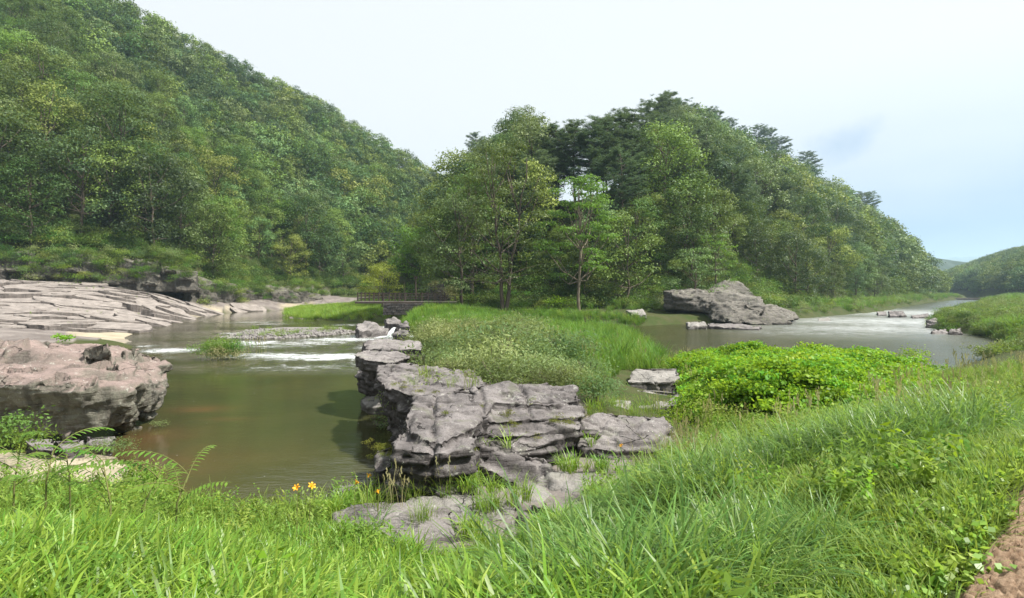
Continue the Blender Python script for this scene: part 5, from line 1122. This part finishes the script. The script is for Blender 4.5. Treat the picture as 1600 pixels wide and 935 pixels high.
# green tufts in the cracks of the outcrop and around the slabs
def crack_tufts():
    rg = np.random.default_rng(9); P_ = []
    spots = [(540, 790, .75, 9, 'g'), (520, 800, .8, 8, 'g'), (565, 790, .7, 8, 'g'), (735, 755, .95, 10, 'g'), (715, 750, .9, 8, 'g'), (765, 765, .9, 7, 'g'), (650, 775, .8, 5, 's'), (690, 770, .85, 6, 's'), (885, 728, .95, 10, 'g'), (938, 732, .95, 9, 'g'), (1000, 730, .95, 8, 's'), (1040, 720, 1.1, 9, 's'),
             (760, 790, .85, 8, 'g'), (740, 830, .85, 10, 'g'), (760, 850, .9, 10, 'g'), (620, 770, .6, 5, 's'), (960, 630, 1.2, 6, 'r'), (925, 640, 1.3, 5, 'r'), (1020, 640, 1.3, 8, 's'), (985, 650, 1.4, 4, 's'), (870, 660, 1.6, 5, 'm'), (800, 662, 1.6, 5, 'm'), (840, 630, 1.8, 4, 'm'), (760, 628, 1.85, 4, 'm'), (660, 615, 1.95, 3, 'm'), (905, 640, 1.6, 5, 'm'), (600, 698, 1.15, 8, 'm'), (608, 712, 1.1, 6, 'm'), (592, 715, .95, 5, 'm'), (735, 705, 1.4, 5, 'm'), (1060, 700, 1.2, 8, 's'), (1085, 690, 1.25, 8, 's')]
    spots += [(700, 640, 1.85, 3, 'm'), (790, 645, 1.7, 5, 'm'), (830, 676, 1.35, 5, 'm'), (775, 690, 1.3, 4, 'g'), (900, 690, 1.1, 5, 'g'), (640, 600, 1.95, 3, 'm'), (665, 590, 2.0, 4, 's'), (720, 600, 2.0, 5, 's'), (860, 700, 1.0, 6, 'g'), (815, 775, .9, 6, 'g'), (660, 800, .9, 4, 's'), (930, 770, .95, 6, 'g'), (1010, 765, .95, 7, 'g'), (600, 795, .85, 5, 's')]
    out = {'g': [], 's': [], 'm': [], 'r': []}
    for px, py, z, n, k in spots:
        for _ in range(n):
            x, y, _z = P(px + rg.normal(0, 9), py + rg.normal(0, 4), z); out[k].append((x, y, z - .06, rg.uniform(.5, 1.0), rg.uniform(0, 6.28)))
    scatter('crevice_grass', out['g'], TUFT_BROAD[:5] + [TUFT_MID[8]], 1); scatter('dry_crevice_grass', out['s'], TUFT_MID[:4] + STALK[:2], 2)
    scatter('moss', out['m'], [make_mound(770 + i, .16, 160, .03, M['moss'], .5, .6) for i in range(3)], 3); scatter('crevice_reeds', out['r'], [TUFT_BROAD[0], TUFT_MID[9]], 4)
crack_tufts()
def lip_growth():
    rg = np.random.default_rng(15); A = []
    for (ax, ay), (bx, by), n in (((-97, 82.5), (-81, 87.6), 30), ((-81, 87.6), (-70, 93.2), 60), ((-70, 93.2), (-58, 100.5), 80), ((-61, 103), (-58, 118), 50), ((-58, 119), (-49, 142), 60)):
        nx, ny = -(by - ay), (bx - ax); L = math.hypot(nx, ny)
        for _ in range(n):
            t = rg.random(); o = rg.uniform(-.9, 1.6); low = rg.random() < .35 and ax > -82
            zz = (rg.uniform(8.6, 11) if ax < -58.5 and ay < 102 else rg.uniform(3.6, 6)) - (rg.uniform(1.5, 3.5) if low else 0)
            A.append((ax + (bx - ax) * t + nx / L * (o - (1.0 if low else 0)), ay + (by - ay) * t + ny / L * (o - (1.0 if low else 0)), zz, rg.uniform(.8, 1.9), rg.uniform(0, 6.28)))
    scatter('cliff_growth', A, [BUSHY[3], BUSHY[1], BUSHY[3], BUSHY[2], BUSHY[0]], 8)
    x, y = sample(900, -90, -44, 46, 96, rg); z, sd, sm, sh, rp = info(x, y); m = (sd > .8) & (sm < 0) & (fbm2(x, y, .25, 33, 2) > .15)
    scatter('shelf_weeds', pts_of(x, y, z + .25, rg.uniform(.35, .8, len(x)), rg, m), [TUFT_MID[0], TUFT_MID[5], DRY[0], DRY[1]], 9)
lip_growth()

# compound-leaved saplings leaning over the pool
def frond(seed, L, nl, leaf, mat, curve=1.2):
    r = random.Random(seed); V = []; F = []; T = []; x, z, th = 0., 0., r.uniform(.5, .9); pts = [(0, 0, 0)]
    for i in range(nl):
        x += math.sin(th) * L / nl; z += math.cos(th) * L / nl; th += curve / nl; pts.append((x, 0, z))
        if i < 2: continue
        for sgn in (-1, 1):
            ll = leaf * (1 - .45 * abs(i / nl - .5)) * r.uniform(.85, 1.1); w = ll * .20; b = len(V); dz = -.35 * ll + r.uniform(-.01, .01)
            ux = .35
            for u, ww in ((0, .2), (.3, 1), (.65, .9), (1, 0)):
                V.append((x + ux * ll * u - w * ww * .9, sgn * ll * u * .95, z + dz * u * u)); V.append((x + ux * ll * u + w * ww * .9, sgn * ll * u * .95 - sgn * w * ww * .3, z + dz * u * u))
            for k in range(3): F.append((b + 2 * k, b + 2 * k + 1, b + 2 * k + 3, b + 2 * k + 2)); T.append(min(1, max(0, r.gauss(.35 + .4 * i / nl, .12))))
    me = bpy.data.meshes.new('leaf'); me.from_pydata(V, [], F); me.materials.append(mat); a = me.attributes.new('tint', 'FLOAT', 'FACE'); a.data.foreach_set('value', np.array(T, np.float32)); me.update()
    mb = MB(); mb.tube(pts, [.006 - .004 * i / len(pts) for i in range(len(pts))], 4); return me, mb.mesh('leaf_stalk', M['stem'], True)
FR = [frond(i, .55 + .08 * i, 13, .10, M['reed'] if i % 2 else M['lime']) for i in range(4)]
def sapling(px, py, d, H, n, label, seed, lean=0):
    x, y = PD(px, d); z = EYE - (py - HOR) / FPX * d; r = random.Random(seed); g = z - H
    o = tag(empty('sapling', (x, y, g)), label, 'sapling'); mb = MB(); top = Vector((lean, 0, H)); mb.tube([(0, 0, -.2), (lean * .2, 0, H * .5), top], [.014, .010, .006], 5); link('stem', mb.mesh('stem', M['stem'], True), o)
    for i in range(n):
        u = .45 + .55 * i / max(1, n - 1); p = Vector((lean * (u * .8 if u < .6 else u), 0, H * u)); k = r.randrange(4); a = r.uniform(0, 6.28) if i else (0 if lean > 0 else 3)
        q = link('leaf', FR[k][0], o, p, a, r.uniform(.7, 1.1)); link('leaf_stalk', FR[k][1], o, p, a, q.scale[0])
    return o
sapling(175, 722, 6.2, .9, 7, 'sapling with feathery compound leaves in front of the sandy patch', 1, -.1)
sapling(215, 735, 5.9, .8, 6, 'sapling with a long arching compound leaf over the pool edge', 2, .25)
sapling(272, 742, 5.8, .6, 5, 'small sapling with hanging leaflets at the right end of the group', 3, .15)
sapling(70, 705, 6.6, .7, 6, 'yellow-green sapling at the foot of the big boulder', 4, .1)
sapling(20, 700, 7.2, .9, 7, 'leafy sapling at the left edge below the big boulder', 5, .1)
sapling(110, 712, 7.0, .6, 5, 'low bright sapling growing beside the sand', 6, -.05)
GREYB = [make_mound(780 + i, .4, 420, .05, M['willow'], .9, .4) for i in range(2)]
def bush(px, py, z, label, meshes, s=1, name='bush'):
    x, y, _ = P(px, py, z); return clump(name, [('foliage', m) for m in meshes], x, y, label, 'bush', s, z)
bush(172, 712, .2, 'grey-green small leaved bush at the water side of the boulder foot', [GREYB[0], GREYB[1]], 1.3)
bush(246, 668, .0, 'pale straggly bush trailing into the water under the boulder', [GREYB[1]], .7)
bush(103, 535, 1.0, 'bright green weed behind the big boulder', [CREEPER[0]], 1.2)
bush(12, 690, .9, 'dark leafy bush at the left edge under the boulder', [BUSHY[3], GREYB[0]], .8)
bush(40, 705, .8, 'tangle of light weeds left of the sandy patch', [BUSHY[2]], .7)
for i, (px, py, z, m, s, lb) in enumerate(((878, 478, 1.6, 'creeper', 2.6, 'bright green shrub behind the reeds below the slender tree'), (1060, 420, 6.5, 'oak', 2.2, 'shrub on the left top of the far crag'), (1145, 440, 6.0, 'reed', 1.4, 'yellow-green shrub on the far crag'),
                                           (1425, 560, 1.1, 'creeper', 1.0, 'outermost hump of creeper at the river end'), (1185, 462, 4.5, 'oak', 1.8, 'dark shrub right of the crag top'), (1215, 470, 3.0, 'grass_yellow', 1.4, 'pale shrub on the right shoulder of the crag'))):
    x, y = PD(px, (26 if i == 3 else 78)); clump('bush', [('foliage', make_mound(790 + i, .8, 420, .12, M[m], .8, .6))], x, y, lb, 'bush', s * .8, EYE - (py - HOR) / FPX * y - .2)
for i, (px, py, z, m, sc_, lb) in enumerate(((1062, 668, 1.0, 'creeper', .85, 'bright leafy weed bush just right of the tiered ledge'), (1085, 645, .9, 'grass_yellow', 1.0, 'taller yellow-green weed bush behind the bright one'), (1130, 668, 1.0, 'grass_yellow', .9, 'straggly yellow weed bush in front of the creeper'), (1180, 655, .9, 'reed', .9, 'green weed bush at the front edge of the creeper'))):
    x, y, _ = P(px, py, z); clump('weed_bush', [('foliage', make_mound(830 + i, .7, 900, .07, M[m], 1.0, .5, k=10))], x, y, lb, 'weed', sc_)
print('plants', time.time() - T00)
# ------------------------------------------------------------------ air
def haze():
    mb = MB(); mb.box((0, 2350, 148), (11000, 5300, 300)); t = NT('haze'); v = t.n('VolumePrincipled'); v.inputs['Color'].default_value = (.60, .80, 1, 1); v.inputs['Density'].default_value = .00024; v.inputs['Anisotropy'].default_value = .3
    t.L.new(v.outputs[0], t.out.inputs['Volume']); tag(link('haze', mb.mesh('haze', t.m)), kind='stuff')
haze()
# look-alikes that would read the same are told apart by their order across the picture
def order_labels():
    by = {}
    for o in COL.objects:
        if o.parent is None and o.get('category'): by.setdefault(o['label'], []).append(o)
    for lb, L_ in by.items():
        if len(L_) < 2: continue
        L_.sort(key=lambda o: o.location.x / max(o.location.y, 1)); n = len(L_)
        for i, o in enumerate(L_):
            th = 'left one' if n == 2 and i == 0 else 'right one' if n == 2 else 'leftmost' if i == 0 else 'rightmost' if i == n - 1 else ('second', 'third', 'fourth', 'fifth', 'sixth', 'seventh', 'eighth', 'ninth', 'tenth')[min(i - 1, 8)] + ' from left'
            o['label'] = lb + ', ' + th
order_labels()
print('done', time.time() - T00)
